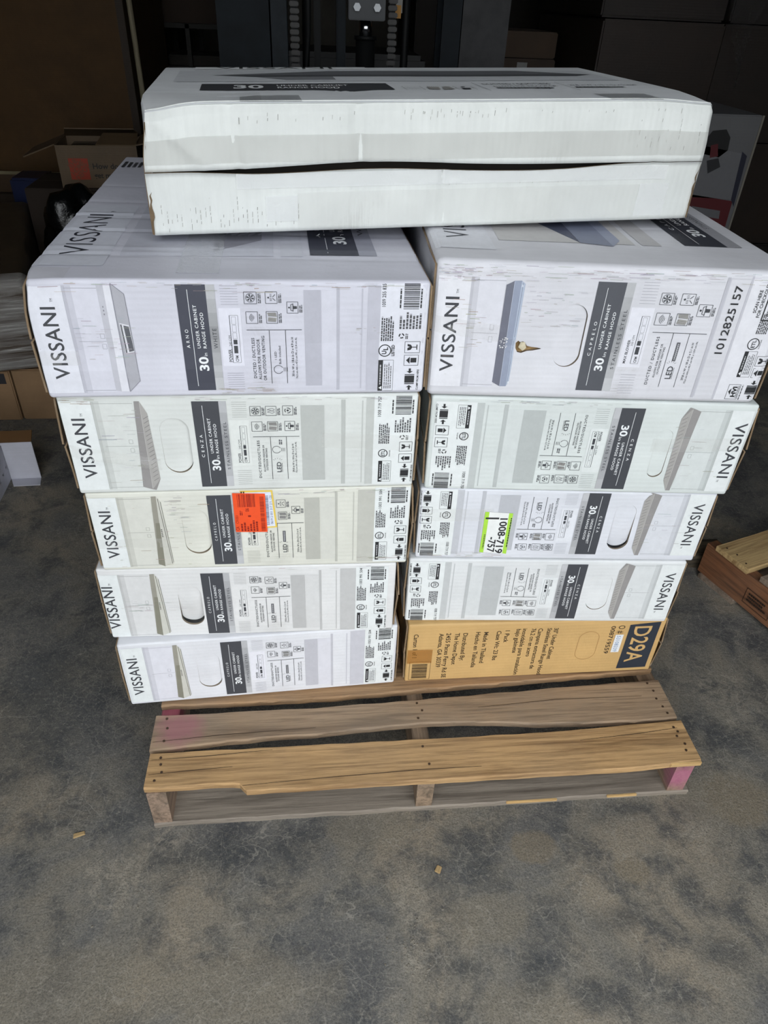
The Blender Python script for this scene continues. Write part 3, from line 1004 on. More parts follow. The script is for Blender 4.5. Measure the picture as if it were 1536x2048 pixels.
    if L['mark'] == 'UL':
        K.text('U', mt + .004, ms - .032, ms - .002, .013, BK, 0, bold=0.03)
        K.text('L', mt + .008, ms + .004, ms + .030, .013, BK, 0, bold=0.03)
        K.text('LISTED', mt + .026, ms - .05, ms + .05, .0085, BK, 0, bold=0.03)
    else:
        K.text('ETL', mt + .0055, ms - .030, ms + .030, .011, BK, 0, bold=0.02)
        K.text('Intertek', mt + .022, ms - .035, ms + .035, .005, BK, 0)
    m = L['warn']
    wt = m[0] + (m[1] - m[0]) * .3
    K.quad(m[0], wt, m[2], m[3], BK, 0)
    K.poly([(wt - .002, m[2] + .012), (wt - .002, m[2] + .045), (m[0] + .002, m[2] + .028)], WH, 1)
    K.fine(m[0] + .004, wt - .003, m[2] + .06, m[3] - .03, 1, (200, 200, 204), 1, 4)
    K.frame(m[0], m[1], m[2], m[3], 0.0004, BK, 0)
    K.fine(wt + .004, m[1] - .002, m[2] + .02, m[3] - .02, 4, (110, 110, 114), 0, 12, 0.15, 0.45)
    m = L['frag']; K.frame(*m, 0.0006, BK, 0)
    tc, sc = (m[0] + m[1]) / 2, (m[2] + m[3]) / 2
    a = (m[1] - m[0]) * P.LT / 2
    Q = lambda x, y: (tc - y * a / P.LT, sc + x * a / P.LS)
    K.poly([Q(-.45, .65), Q(-.1, .65), Q(.05, .35), Q(.15, .65), Q(.45, .65), Q(.35, .2), Q(0, .0), Q(-.35, .2)], BK, 0)
    K.line(Q(0, 0), Q(0, -.55), 0.0012, BK, 0); K.line(Q(-.35, -.6), Q(.35, -.6), 0.0014, BK, 0)
    m = L['up']; K.frame(*m, 0.0006, BK, 0)
    tc, sc = (m[0] + m[1]) / 2, (m[2] + m[3]) / 2
    K.poly([Q(0, .7), Q(-.5, .2), Q(.5, .2)], BK, 0); K.poly([Q(-.33, .1), Q(.33, .1), Q(.33, -.7), Q(-.33, -.7)], BK, 0)
    m = L['clamp']
    sc = (m[2] + m[3]) / 2; hw = (m[3] - m[2]) / 2
    K.quad(m[0], m[1], sc - hw * .33, sc + hw * .33, BK, 0)
    for sg in (-1, 1):
        K.quad(m[0], m[1], sc + sg * hw * .42 - .004, sc + sg * hw * .42 + .004, BK, 0)
        tm = (m[0] + m[1]) / 2
        K.poly([(tm, sc + sg * hw * .55), (tm - .009, sc + sg * hw * .75), (tm - .003, sc + sg * hw * .75), (tm - .003, sc + sg * hw), (tm + .003, sc + sg * hw), (tm + .003, sc + sg * hw * .75), (tm + .009, sc + sg * hw * .75)], BK, 0)
    K.text('CLAMP FROM HERE', m[1] + .012, m[2], m[3] - .01, .006, BK, 0, bold=0.01)
    if L['rec']:
        rt, rs = L['rec']
        for q in (0, 120, 240):
            K.circle(rt, rs, 0.0032, 0.0018, BK, 0, 6, q, q + 80)
        K.fine(rt + .011, rt + .019, rs - .03, rs + .03, 2, (70, 70, 74), 0, 5)
    if L is R1L:
        K.text('SCAN HERE', .9035, .712, .874, .0095, BK, 0, bold=0.02)
        K.text('FOR CHECKOUT', .9175, .68, .915, .0095, BK, 0, bold=0.02)
        K.frame(.926, .985, .66, .93, 0.002, BK, 0); K.bars(.935, .975, .69, .90, BK, 0, 11)
        K.frame(.902, .938, .045, .165, 0.0006, BK, 0)
        K.text('HVI', .929, .062, .148, .013, BK, 0, bold=0.05)
        K.text('CERTIFIED', .936, .055, .155, .005, BK, 0, bold=0.01)
        K.poly([(.913, .08), (.905, .107), (.913, .134)], BK, 0)
        K.fine(.943, .948, .04, .17, 1, (90, 90, 94), 0, 3)
    K.build('shipping_marks', wp)
    if L is R1L:
        K = Ink(P, 0.0006)
        K.text('1012825157', .8455, .403, .898, .0235, BK, 0, bold=0.006)
        K.build('stock_number', root, 'large black stock number')

# ------------------------------------------------------------------ wooden pallet under the stacks
HP = 0.121
def plank(parent, name, x0, x1, yf, yb, z0, z1, mat, seed=0, n=56, rag=0.0012, axis='x', sag=0.0008):
    """sawn board along x with slightly ragged edges; yf / yb give its front and back edge at x"""
    V, F = [], []
    nz = lambda a, b: noise.noise(Vector((a, b, seed * 5.7)))
    for i in range(n + 1):
        x = x0 + (x1 - x0) * i / n
        e = 0.0016 * nz(i * 0.9, 3) if i in (0, n) else 0
        f, b = yf(x) + rag * nz(x * 22, 1), yb(x) + rag * nz(x * 22, 2)
        zt = z1 + sag * nz(x * 5, 4)
        pr = [(f + 0.0008, z0), (f - 0.0003 + rag * nz(x * 40, 7), z1 - 0.0025), (f + 0.0022, zt), (f + (b - f) * .33, zt + sag * .6 * nz(x * 7, 8)), (f + (b - f) * .66, zt + sag * .6 * nz(x * 7, 9)), (b - 0.0022, zt), (b, z1 - 0.0025), (b - 0.0008, z0)]
        for y, z in pr:
            V.append((x + e, y, z))
    m = 8
    for i in range(n):
        for k in range(m):
            F.append((i * m + k, i * m + (k + 1) % m, (i + 1) * m + (k + 1) % m, (i + 1) * m + k))
    F.append(tuple(range(m))); F.append(tuple(n * m + k for k in range(m))[::-1])
    if axis == 'y':
        V = [(y, x, z) for x, y, z in V]
    o = mesh_obj(name, V, F, mat, parent, None, False)
    return o

pal = empty('wooden_pallet', (0, 0, 0), 0.0008, 'weathered wooden pallet carrying the two stacks of white cartons', 'pallet')
tan = wood_mat('pallet_tan', (186, 150, 104), (146, 110, 70), seed=1, weather=0.15)
greyw = wood_mat('pallet_grey', (158, 134, 108), (122, 100, 80), seed=2, weather=0.5, stain=((0.045, 0.128, HP), 0.055, (158, 104, 110)))
mid = wood_mat('pallet_mid', (166, 132, 96), (120, 92, 64), seed=3, weather=0.35)
low = wood_mat('pallet_bottom', (138, 128, 116), (104, 94, 84), seed=4, weather=0.8)
strm = wood_mat('stringer_wood', (140, 118, 96), (100, 82, 64), 'y', seed=5, weather=0.5)
pinkr = wood_mat('stringer_pink', (140, 118, 96), (100, 82, 64), 'y', seed=6, weather=0.4, stain=((1.0, 0.0, 0.06), 0.052, (172, 98, 128)))
pinkl = wood_mat('stringer_left', (140, 118, 100), (100, 82, 66), 'y', seed=7, weather=0.5, stain=((0.02, 0.185, 0.09), 0.06, (172, 78, 104)))
T0 = 0.014
step = lambda x, a, b, w: 0.5 + 0.5 * math.tanh((x - a) / w) if b > 0 else 0.5 - 0.5 * math.tanh((x - a) / w)
plank(pal, 'deck_board', 0.000, 1.016, lambda x: 0.004 - 0.016 * step(x, 0.168, 1, 0.003) + 0.008 * max(0, (x - .9) / .116), lambda x: 0.076 + 0.012 * max(0, x - 0.75) / 0.266, HP - T0, HP, tan, 1, 80, 0.0016)
plank(pal, 'deck_board', -0.004, 1.012, lambda x: 0.092 + 0.004 * math.sin(x * 6) + 0.018 * math.exp(-((x - .55) / .2) ** 2) - 0.010 * max(0, .2 - x) / .2, lambda x: 0.160 + 0.030 * max(0, x - .3) / .7, HP - T0, HP, greyw, 2, 80, 0.0022)
plank(pal, 'deck_board', 0.002, 1.010, lambda x: 0.181 + 0.034 * max(0, x - .3) / .7, lambda x: 0.30, HP - T0, HP, mid, 3, 80, 0.003)
for k, y in enumerate((0.42, 0.60, 0.78, 0.96, 1.125)):
    plank(pal, 'deck_board', 0.0, 1.016, lambda x: y, lambda x: y + 0.09, HP - T0, HP, mid, 4 + k, 20)
plank(pal, 'bottom_board', 0.002, 1.026, lambda x: 0.0015, lambda x: 0.135, 0.0, 0.013, low, 12, 60, 0.0018)
for k, y in enumerate((0.55, 1.08)):
    plank(pal, 'bottom_board', 0.002, 1.016, lambda x: y, lambda x: y + 0.1, 0.0, 0.013, low, 14 + k, 20)
for k, (x, wd, m) in enumerate(((0.002, 0.034, pinkl), (0.484, 0.032, strm), (0.980, 0.036, pinkr))):
    plank(pal, 'stringer', 0.003, 1.215, lambda q: x, lambda q: x + wd, 0.0132, HP - T0 - 0.0002, m, 20 + k, 30, 0.001, 'y', 0.0003)
# nail heads
nm = plain('rusty_nail', (84, 66, 52), 0.6, 0.5, 0.2, 80)
nl = [(0.020, .064), (0.022, .050), (0.016, .018), (0.026, .034), (0.498, .058), (0.505, .020), (0.994, .070), (0.998, .060), (0.992, .050), (1.000, .032), (0.996, .018),
      (0.018, .150), (0.022, .128), (0.020, .100), (0.500, .158), (0.508, .140), (0.498, .122), (0.985, .180), (0.990, .160), (0.988, .140), (0.993, .120), (0.996, .104)]
disc = MB().tube([(0, 0, -0.0005), (0, 0, 0.0010)], 0.0024, 10)
first = None
for x, y in nl:
    if first is None:
        first = disc.build('nail', nm, pal); o = first
    else:
        o = first.copy(); COL.objects.link(o)
    o.location = (x, y, HP + 0.0002)
# splits and splinters
ck = plain('split_shadowed_grain', (58, 42, 28), 0.9)
for pts in ([(0.004, .060), (.10, .062), (.22, .068)], [(0.004, .030), (.08, .034), (.15, .037)], [(.17, -.002), (.32, .004), (.48, .009), (.60, .009)], [(.80, .052), (.92, .060), (1.0, .068)], [(.62, .14), (.78, .150), (.96, .148)], [(.0, .098), (.12, .106), (.30, .112)]):
    V, F = [], []
    for i, (x, y) in enumerate(pts):
        wd = 0.0007 * (1 if 0 < i < len(pts) - 1 else 0.5)
        V += [(x, y - wd, HP + 0.0013), (x, y + wd, HP + 0.0013)]
    for i in range(len(pts) - 1):
        F.append((2 * i, 2 * i + 2, 2 * i + 3, 2 * i + 1))
    mesh_obj('split', V, F, ck, pal)
sp = wood_mat('fresh_split_wood', (206, 172, 118), (180, 140, 88), seed=9, weather=0.0)
for (x0, x1, y, z, hh) in ((0.955, 1.016, -.0075, .110, .010), (0.66, 0.76, .0002, .0085, .005), (0.86, 0.92, .0002, .0085, .005)):
    s = MB().box(x0, x1, y - 0.0018, y + 0.003, z, z + hh)
    s.build('splinter', sp, pal, bevel=0.001)

# ------------------------------------------------------------------ the eleven range hood cartons
IL = [(HP + 0.0018, 0.0), (.2875, -.0035), (.4514, -.0073), (.6130, .0043), (.7801, -.0064), (.9470, -.0080)]
IR = [(HP + 0.0018, 0.0), (.2803, -.0171), (.4353, -.0172), (.5867, -.0152), (.7588, -.0130), (.9652, -.0130)]
pl = lambda I, xm, e=0.0: (lambda X: I[0] + I[1] * (X - xm) + e)
def hood_box(col, k, x, y, yaw, w, d, label, mat, **kw):
    I, xm = (IL, .2) if col == 'L' else (IR, .74)
    return Carton('range_hood_box', x, y, yaw, w, d, pl(I[k], xm, 0.0004), pl(I[k + 1], xm, -0.0004), label, 'carton', mat, group='range hood cartons on the pallet', seed=k + (0 if col == 'L' else 10), **kw)

def white(n, c, **kw):
    return board_mat('white_board_' + n, c, **kw)

def flaps(C, mat, lb, rb, kraft=None):
    h = C.h
    for sd, bow in ((-1, lb), (1, rb)):
        C.slab_flap('end_flap', sd, h * .5 + .002, h - .008, mat, bow, .0006, seed=C.seed + sd, th=0.003)
        C.slab_flap('end_flap', sd, .008, h * .5 - .002, mat, .0006, bow, seed=C.seed + sd + 3, th=0.003)

def holes_of(L, flip, t0, t1, s0, s1, C):
    if flip:
        return oval(1 - t1, 1 - t0, 1 - s1, 1 - s0, C.w, C.h)
    return oval(t0, t1, s0, s1, C.w, C.h)

def make(col, k, x, y, yaw, w, d, label, tint, L, flip=False, hole=None, push=(0.004, 0.0), sh=0.0, ssh=0.0, bows=(.003, .002), lt=(232, 236, 236), pic=(206, 209, 208), dk=(70, 72, 78), extra_holes=(), dirt=0.35, **kw):
    m = white(col + str(k), tint, dirt=dirt)
    C = hood_box(col, k, x, y, yaw, w, d, label, m, **kw)
    H = []
    if hole:
        H.append(holes_of(L, flip, hole[0] + sh, hole[1] + sh, hole[2] + ssh, hole[3] + ssh, C))
    C.body(H + list(extra_holes))
    if hole:
        hand_flap(C, H[0], push[0], push[1], 1 if flip else -1, m)
    flaps(C, m, *bows)
    print_front(C, L, flip, sh, ssh, lt, pic, dk)
    return C

B = {}
B['L5'] = make('L', 0, -.0541, .1853, .0502, .5143, .81, 'white carton at the bottom of the left stack, resting on the pallet', (228, 229, 234), CAP, hole=(.268, .350, .205, .78), push=(.0025, .0015), pic=(212, 212, 220), sh=-.006, dirt=.15, bows=(.002, .002))
B['L4'] = make('L', 1, -.0633, .2037, -.0032, .5111, .81, 'white carton second from the bottom of the left stack, hand hole flap pushed in', (228, 228, 228), CAP, hole=(.275, .353, .19, .765), push=(.003, .011), pic=(208, 208, 208), sh=-.023, ssh=-.02, bows=(.002, .006))
B['L3'] = make('L', 2, -.0477, .1994, .0042, .5122, .81, 'white carton in the middle of the left stack with an orange clearance sticker', (224, 224, 214), CAP, hole=(.276, .358, .201, .777), push=(.003, .002), pic=(206, 206, 198), bows=(.003, .005))
B['L2'] = make('L', 3, -.0522, .1963, .0057, .5164, .81, 'white carton second from the top of the left stack, torn left end taped', (222, 225, 222), STD, hole=(.262, .343, .206, .777), push=(.004, .001), pic=(206, 209, 206), bows=(.005, .002), creases=((.03, .38, .22, .30, -.0012, .006),), dirt=.3)
B['L1'] = make('L', 4, -.0552, .1826, .0347, .5255, .8056, 'large scuffed white carton on top of the left stack', (213, 213, 224), ARNO, pic=(204, 204, 215), lt=(226, 227, 236), dk=(70, 72, 84), bows=(.003, .0006), dirt=.45,
               creases=((.0, .45, 1., .50, .0010, .012), (.0, .22, .5, .24, -.0010, .010)), dents=((0, 0, .165, .03, (.006, .004, -.003)),), r=.006, bstep=.006, ridges=((.10, -.0014, .006), (.135, .0008, .006), (.22, -.0016, .005), (.30, -.0018, .005), (.318, .0012, .005), (.40, -.0012, .006), (.52, -.0012, .006)))
B['R5'] = None
B['R4'] = make('R', 1, .4739, .2244, -.0406, .5153, .81, 'white carton second from the bottom of the right stack, above the brown one', (226, 228, 229), STD, True, hole=(.254, .332, .207, .785), push=(.0012, .0006), pic=(208, 211, 212), bows=(.003, .004), dirt=.2)
B['R3'] = make('R', 2, .4839, .2274, -.0434, .5150, .81, 'white carton in the middle of the right stack with a green and white number label', (224, 226, 233), STD, True, hole=(.256, .330, .20, .86), push=(.003, .009), pic=(208, 210, 216), bows=(.003, .003), sh=0.004, ssh=-.03, dirt=.2)
B['R2'] = make('R', 3, .4893, .2257, -.0494, .5194, .81, 'white carton second from the top of the right stack, upside down print', (219, 225, 223), STD, True, hole=(.250, .300, .265, .79), push=(.002, .002), pic=(204, 209, 208), sh=-.010, ssh=.015, bows=(.003, .006), dirt=.25)
tear = [(.2425, .430), (.2440, .390), (.2500, .362), (.2620, .357), (.2780, .372), (.2950, .376), (.3120, .385), (.3190, .392), (.3080, .398), (.2900, .402), (.2760, .410), (.2700, .430), (.2630, .444), (.2540, .438), (.2490, .448)]
B['R1'] = make('R', 4, .4793, .2230, -.044, .5166, .81, 'tall white carton on top of the right stack with a torn hole in its front', (220, 220, 226), R1L, hole=(.354, .432, .262, .726), push=(.0022, .0008), pic=(208, 208, 216), lt=(230, 230, 236), dk=(84, 86, 93), bows=(.0006, .004), extra_holes=(tear,), r=.010, creases=((.24, .40, .33, .39, .0025, .012), (.10, .60, .22, .47, -.0010, .006)), dirt=.5)

# brown carton at the foot of the right stack
kraft = board_mat('kraft_carton', (208, 170, 112), 'x', dirt=.25, var=.06, scuff=(140, 100, 60))
C = B['R5'] = hood_box('R', 0, .481, .2123, .0042, .5206, .81, 'brown kraft carton at the bottom of the right stack, resting on the pallet', kraft)
H = oval(1 - .335, 1 - .255, .28, .80, C.w, C.h)
C.body()
flaps(C, kraft, .003, .006)
def f5(t, s, o): return C.front(1 - t, 1 - s, o)
P5 = Panel(C.w, C.h, f5)
K = Ink(P5, .0003)
nv = (46, 52, 62)
K.quad4([(.023, .06), (.145, .10), (.145, .93), (.023, .925)], nv)
bl = K.build('code_block', C.root, 'dark block with the code D29A knocked out')
K = Ink(P5, .0005)
K.text('D29A', .122, .13, .80, .072, (208, 170, 112), 0, bold=0.012)
K.build('code_lettering', bl)
K = Ink(P5, .0003)
BR = (62, 50, 36)
K.text('O #', .189, .105, .25, .027, BR, 0); K.text('008719559', .2185, .111, .62, .018, BR, 0, bold=0.008)
K.build('order_number_print', C.root)
for nm_, rows in (('english_product_print', (('30" Under Cabinet', .444, .115, .690), ('Stainless Steel Range Hood', .470, .113, .980))),
                  ('spanish_product_print', (('Campana extractora de', .505, .113, .86), ('76.2 cm en acero', .532, .11, .62), ('inoxidable para instalación', .566, .108, .958), ('bajo gabinete', .590, .113, .54))),
                  ('weight_print', (('1 Pack', .632, .134, .346), ('Case Wt: 23 lbs', .664, .139, .661))),
                  ('origin_print', (('Made in Thailand', .713, .150, .704), ('Hecho en Tailandia', .744, .146, .780))),
                  ('address_print', (('Distributed By:', .792, .157, .642), ('The Home Depot', .823, .153, .706), ('2455 Paces Ferry Rd SE', .856, .149, .953), ('Atlanta, GA 30339', .883, .154, .746))),
                  ('carton_count_print', (('Carton 1 of 1', .978, .157, .567),))):
    K = Ink(P5, .0003)
    for tx, tb, s0, s1 in rows:
        K.text(tx, tb, s0, s1, .018, BR, 0, bold=0.010)
    K.build(nm_, C.root)
K = Ink(P5, .0003); K.frame(.904, .985, .640, .965, .0006, BR, 0); K.bars(.916, .975, .685, .945, BR, 0, 21); K.build('bar_code', C.root)
K = Ink(P5, .0003); K.path([(1 - u, 1 - v) for u, v in H], .0008, (170, 130, 80), 0, True); K.build('hand_hole_outline', C.root)
K = Ink(P5, .0005)
K.quad(.160, .192, .27, .595, (232, 234, 236), 0); K.text('53108339', .185, .29, .58, .016, (110, 140, 180), 1)
K.build('number_sticker', C.root, 'small white sticker with pale blue digits')
C.tape('packing_tape', 'front', .002, .098, .335, .575, film_mat('amber_tape', (176, 116, 44), 0.5, 0.25, 40, 0.1), label='amber tape over the corner')

# stickers
C3 = B['L3']
P3 = Panel(C3.w, C3.h, lambda t, s, o: C3.front(t, s, o))
K = Ink(P3, .0008)
K.quad4([(.462, .992), (.563, .992), (.572, .533), (.535, .530)], (236, 204, 92)); K.quad4([(.470, .97), (.558, .972), (.566, .55), (.54, .548)], (226, 232, 246), 1)
K.bars(.536, .549, .57, .93, (70, 78, 110), 2, 31); K.text('0619 2 001 317 271 120', .560, .58, .93, .008, (70, 78, 110), 2)
K.fine(.466, .480, .958, .985, 2, (60, 50, 30), 2, 3)
K.build('price_label', C3.root, 'white label with a yellow border')
K = Ink(P3, .0013)
OR_, OD = (243, 84, 34), (150, 32, 12)
K.quad4([(.440, .970), (.540, .956), (.540, .482), (.440, .490)], OR_)
K.bars(.453, .508, .80, .955, OD, 1, 33, 't'); K.bars(.522, .535, .50, .925, OD, 1, 34)
K.text('CA', .452, .51, .56, .011, OD, 1, bold=.02); K.text('C91001', .452, .60, .70, .009, OD, 1)
K.text('06', .487, .745, .785, .012, OD, 1, bold=.02); K.text('1', .492, .68, .70, .010, OD, 1)
K.fine(.458, .515, .50, .64, 6, OD, 1, 35, .6); K.fine(.458, .468, .70, .76, 2, OD, 1, 36)
K.build('clearance_sticker', C3.root, 'bright orange sticker with dark bar codes')

CR3 = B['R3']
PR3 = Panel(CR3.w, CR3.h, lambda t, s, o: CR3.front(1 - t, 1 - s, o))
K = Ink(PR3, .0010)
K.quad4([(.683, .315), (.778, .297), (.778, .890), (.683, .914)], (240, 242, 240))
K.quad4([(.683, .315), (.6965, .313), (.6965, .905), (.683, .914)], (176, 226, 74), 1); K.quad4([(.764, .300), (.778, .297), (.778, .890), (.764, .90)], (176, 226, 74), 1)
K.text('1008-719', .7235, .385, .905, .026, BK, 2, bold=.02); K.text('-757', .752, .66, .89, .026, BK, 2, bold=.02)
K.text('1', .772, .375, .40, .045, BK, 2, bold=.03)
K.fine(.684, .690, .38, .86, 1, BK, 2, 41); K.fine(.766, .772, .62, .86, 2, BK, 2, 42)
K.build('stock_label', CR3.root, 'white label with lime green bars and a large stock number')

# torn board inside the hole of the tall carton
C1 = B['R1']
V = []; F = []
for (u, v) in tear:
    p = C1.front(u, v); V.append((p.x + .002 * (u - .28), p.y + .0045, p.z))
F.append(tuple(range(len(tear))))
mesh_obj('torn_board', V, F, plain('torn_kraft', (150, 122, 82), .9, var=.3, scale=120, bump=.6, bscale=200), C1.root)
V = [C1.front(.256, .44, .001), C1.front(.268, .44, .002), C1.front(.272, .405, .006), C1.front(.262, .385, .007), C1.front(.250, .405, .004)]
V += [p + Vector((0, .0012, 0)) for p in V]
F = [(0, 1, 2, 3, 4), (9, 8, 7, 6, 5)] + [(i, (i + 1) % 5, 5 + (i + 1) % 5, 5 + i) for i in range(5)]
mesh_obj('torn_paper_curl', V, F, plain('torn_paper', (196, 186, 160), .8, var=.2, scale=90), C1.root)

# dirty rub marks on the printed faces
def scuffs(C, zones, seed):
    r = random.Random(seed)
    K = Ink(Panel(C.w, C.h, lambda t, s_, o: C.front(t, s_, o)), .0007)
    for (u0, u1, v0, v1, n, ln, c) in zones:
        for _ in range(n):
            u = u0 + (u1 - u0) * r.random(); v = v0 + (v1 - v0) * r.random()
            q = min(.995, u + ln * (.2 + r.random()))
            K.line((u, v), (q, v + .004 * (r.random() - .5)), .0002 + .0005 * r.random() ** 2, tuple(min(255, x + r.randint(-14, 14)) for x in c), 0)
    K.build('rub_marks', C.root)['kind'] = 'stuff'
GR, BRN = (176, 174, 176), (168, 158, 142)
scuffs(B['L1'], [(.10, .90, .955, .985, 46, .03, GR), (.10, .22, .35, .70, 34, .03, GR), (.44, .56, .03, .08, 20, .03, BRN), (.80, .90, .55, .62, 10, .02, BRN), (.0, .95, .90, .97, 20, .05, BRN)], 1)
scuffs(B['L2'], [(.09, .20, .10, .90, 24, .05, GR), (.0, .08, .90, .99, 14, .04, BRN), (.25, .95, .95, .985, 24, .04, GR)], 2)
scuffs(B['L3'], [(.23, .28, .45, .95, 26, .03, GR), (.02, .35, .03, .95, 22, .03, BRN), (.45, .95, .93, .985, 30, .04, GR), (.80, .95, .08, .12, 10, .06, BRN)], 3)
scuffs(B['L4'], [(.05, .25, .40, .55, 22, .04, GR), (.4, .95, .94, .98, 16, .03, GR)], 4)
scuffs(B['R1'], [(.0, .12, .86, .97, 60, .03, GR), (.12, .60, .90, .985, 60, .05, GR), (.24, .40, .55, .95, 46, .03, GR), (.03, .14, .15, .75, 22, .03, BRN), (.60, .95, .90, .985, 40, .05, GR)], 5)
scuffs(B['R2'], [(.02, .60, .94, .985, 26, .04, GR), (.75, .95, .2, .8, 16, .04, GR)], 6)
scuffs(B['R3'], [(.70, .95, .2, .8, 20, .04, GR), (.0, .30, .03, .10, 24, .04, BRN)], 7)

# pieces of clear tape
C1.tape('packing_tape', 'front', .0, .19, .50, .62, skew=-.06)
B['L1'].tape('packing_tape', 'top', .004, .102, .004, .055)
B['L1'].tape('packing_tape', 'top', .36, .465, .03, .30, film_mat('glare_tape', (240, 242, 246), .35, .3, 90, .4))  # tape strip whose glare is painted in as a whitish tint
B['L1'].tape('packing_tape', 'front', .002, .10, .30, .42, skew=.0)
B['L2'].tape('packing_tape', 'front', .0, .25, .40, .52, skew=-.16)
B['L2'].tape('packing_tape', 'front', .72, .99, .46, .62, skew=-.05)
B['L3'].tape('packing_tape', 'front', .0, .22, .30, .42, skew=.0)
B['R3'].tape('packing_tape', 'front', .02, .25, .55, .72, skew=.02)
B['R2'].tape('packing_tape', 'front', .70, .999, .48, .62, skew=.03)

# prints on the two upward faces
def print_top(C, name, finish, hoodc, tt, rows, band_s0=.14):
    P = Panel(C.w, C.d, lambda t, s, o: C.top(t, s, o))
    K = Ink(P, .0003)
    K.quad(.20, .60, .13, .90, tt[3]); K.quad(.62, .68, .13, .88, tt[4])
    K.quad4(hoodc[0], hoodc[1], 1)
    if len(hoodc) > 2:
        K.quad4(hoodc[2], hoodc[3], 2)
        K.quad4(hoodc[4], hoodc[5], 2)
    K.build('kitchen_picture', C.root)
    K = Ink(P, .0004); K.quad(.002, .175, .066, .468, tt[0]); lp = K.build('logo_panel', C.root)
    K = Ink(P, .00055); K.text('VISSANI', .117, .130, .392, .075, (48, 50, 60), 0, bold=-.006, space=1.06); K.text('TM', .117, .41, .42, .015, (48, 50, 60), 0)
    K.build('logo_lettering', lp)
    b0, b1, b2 = rows
    K = Ink(P, .0004); K.quad(b0, b1, band_s0, .62, tt[1]); bp = K.build('name_band', C.root)
    K = Ink(P, .00055); K.line((b0 + .05, band_s0 + .012), (b0 + .05, .60), .0008, WH, 0)
    K.text('30', b0 + .108, .206, .257, .038, WH, 0, bold=.028); K.text('in', b0 + .108, .262, .275, .016, WH, 0)
    K.text('UNDER CABINET', b0 + .083, .29, .46, .016, WH, 0, bold=.012); K.text('RANGE HOOD', b0 + .108, .29, .44, .016, WH, 0, bold=.012)
    K.text(name, b0 + .037, .25, .42, .014, WH, 0, space=1.8)
    K.build('band_lettering', bp)
    K = Ink(P, .0004); K.quad(b1, b2, band_s0, .62, tt[2]); K.text(finish, b1 + .032, .27, .44, .018, DK, 1, space=1.3); K.build('finish_strip', C.root)
    K = Ink(P, .0004); K.fine(.02, .10, .86, .93, 4, DK, 1, 55); K.fine(.12, .20, .86, .91, 3, DK, 1, 56); K.build('small_print', C.root)
print_top(B['L1'], 'ARNO', 'WHITE', ([(.44, .15), (.567, .226), (.567, .75), (.40, .75)], (150, 150, 160)), [(214, 216, 226), (66, 68, 80), (162, 163, 176), (196, 197, 208), (204, 205, 215)], (.70, .835, .885), .137)
print_top(B['R1'], 'CAPRELO', 'STAINLESS STEEL', ([(.35, .27), (.437, .13), (.437, .80), (.35, .80)], (80, 84, 104), [(.437, .13), (.527, .114), (.527, .80), (.437, .80)], (126, 132, 152), [(.527, .114), (.565, .153), (.565, .78), (.527, .80)], (150, 156, 176)), [(222, 223, 230), (58, 60, 68), (160, 160, 166), (198, 196, 196), (190, 188, 190)], (.755, .885, .93), .14)

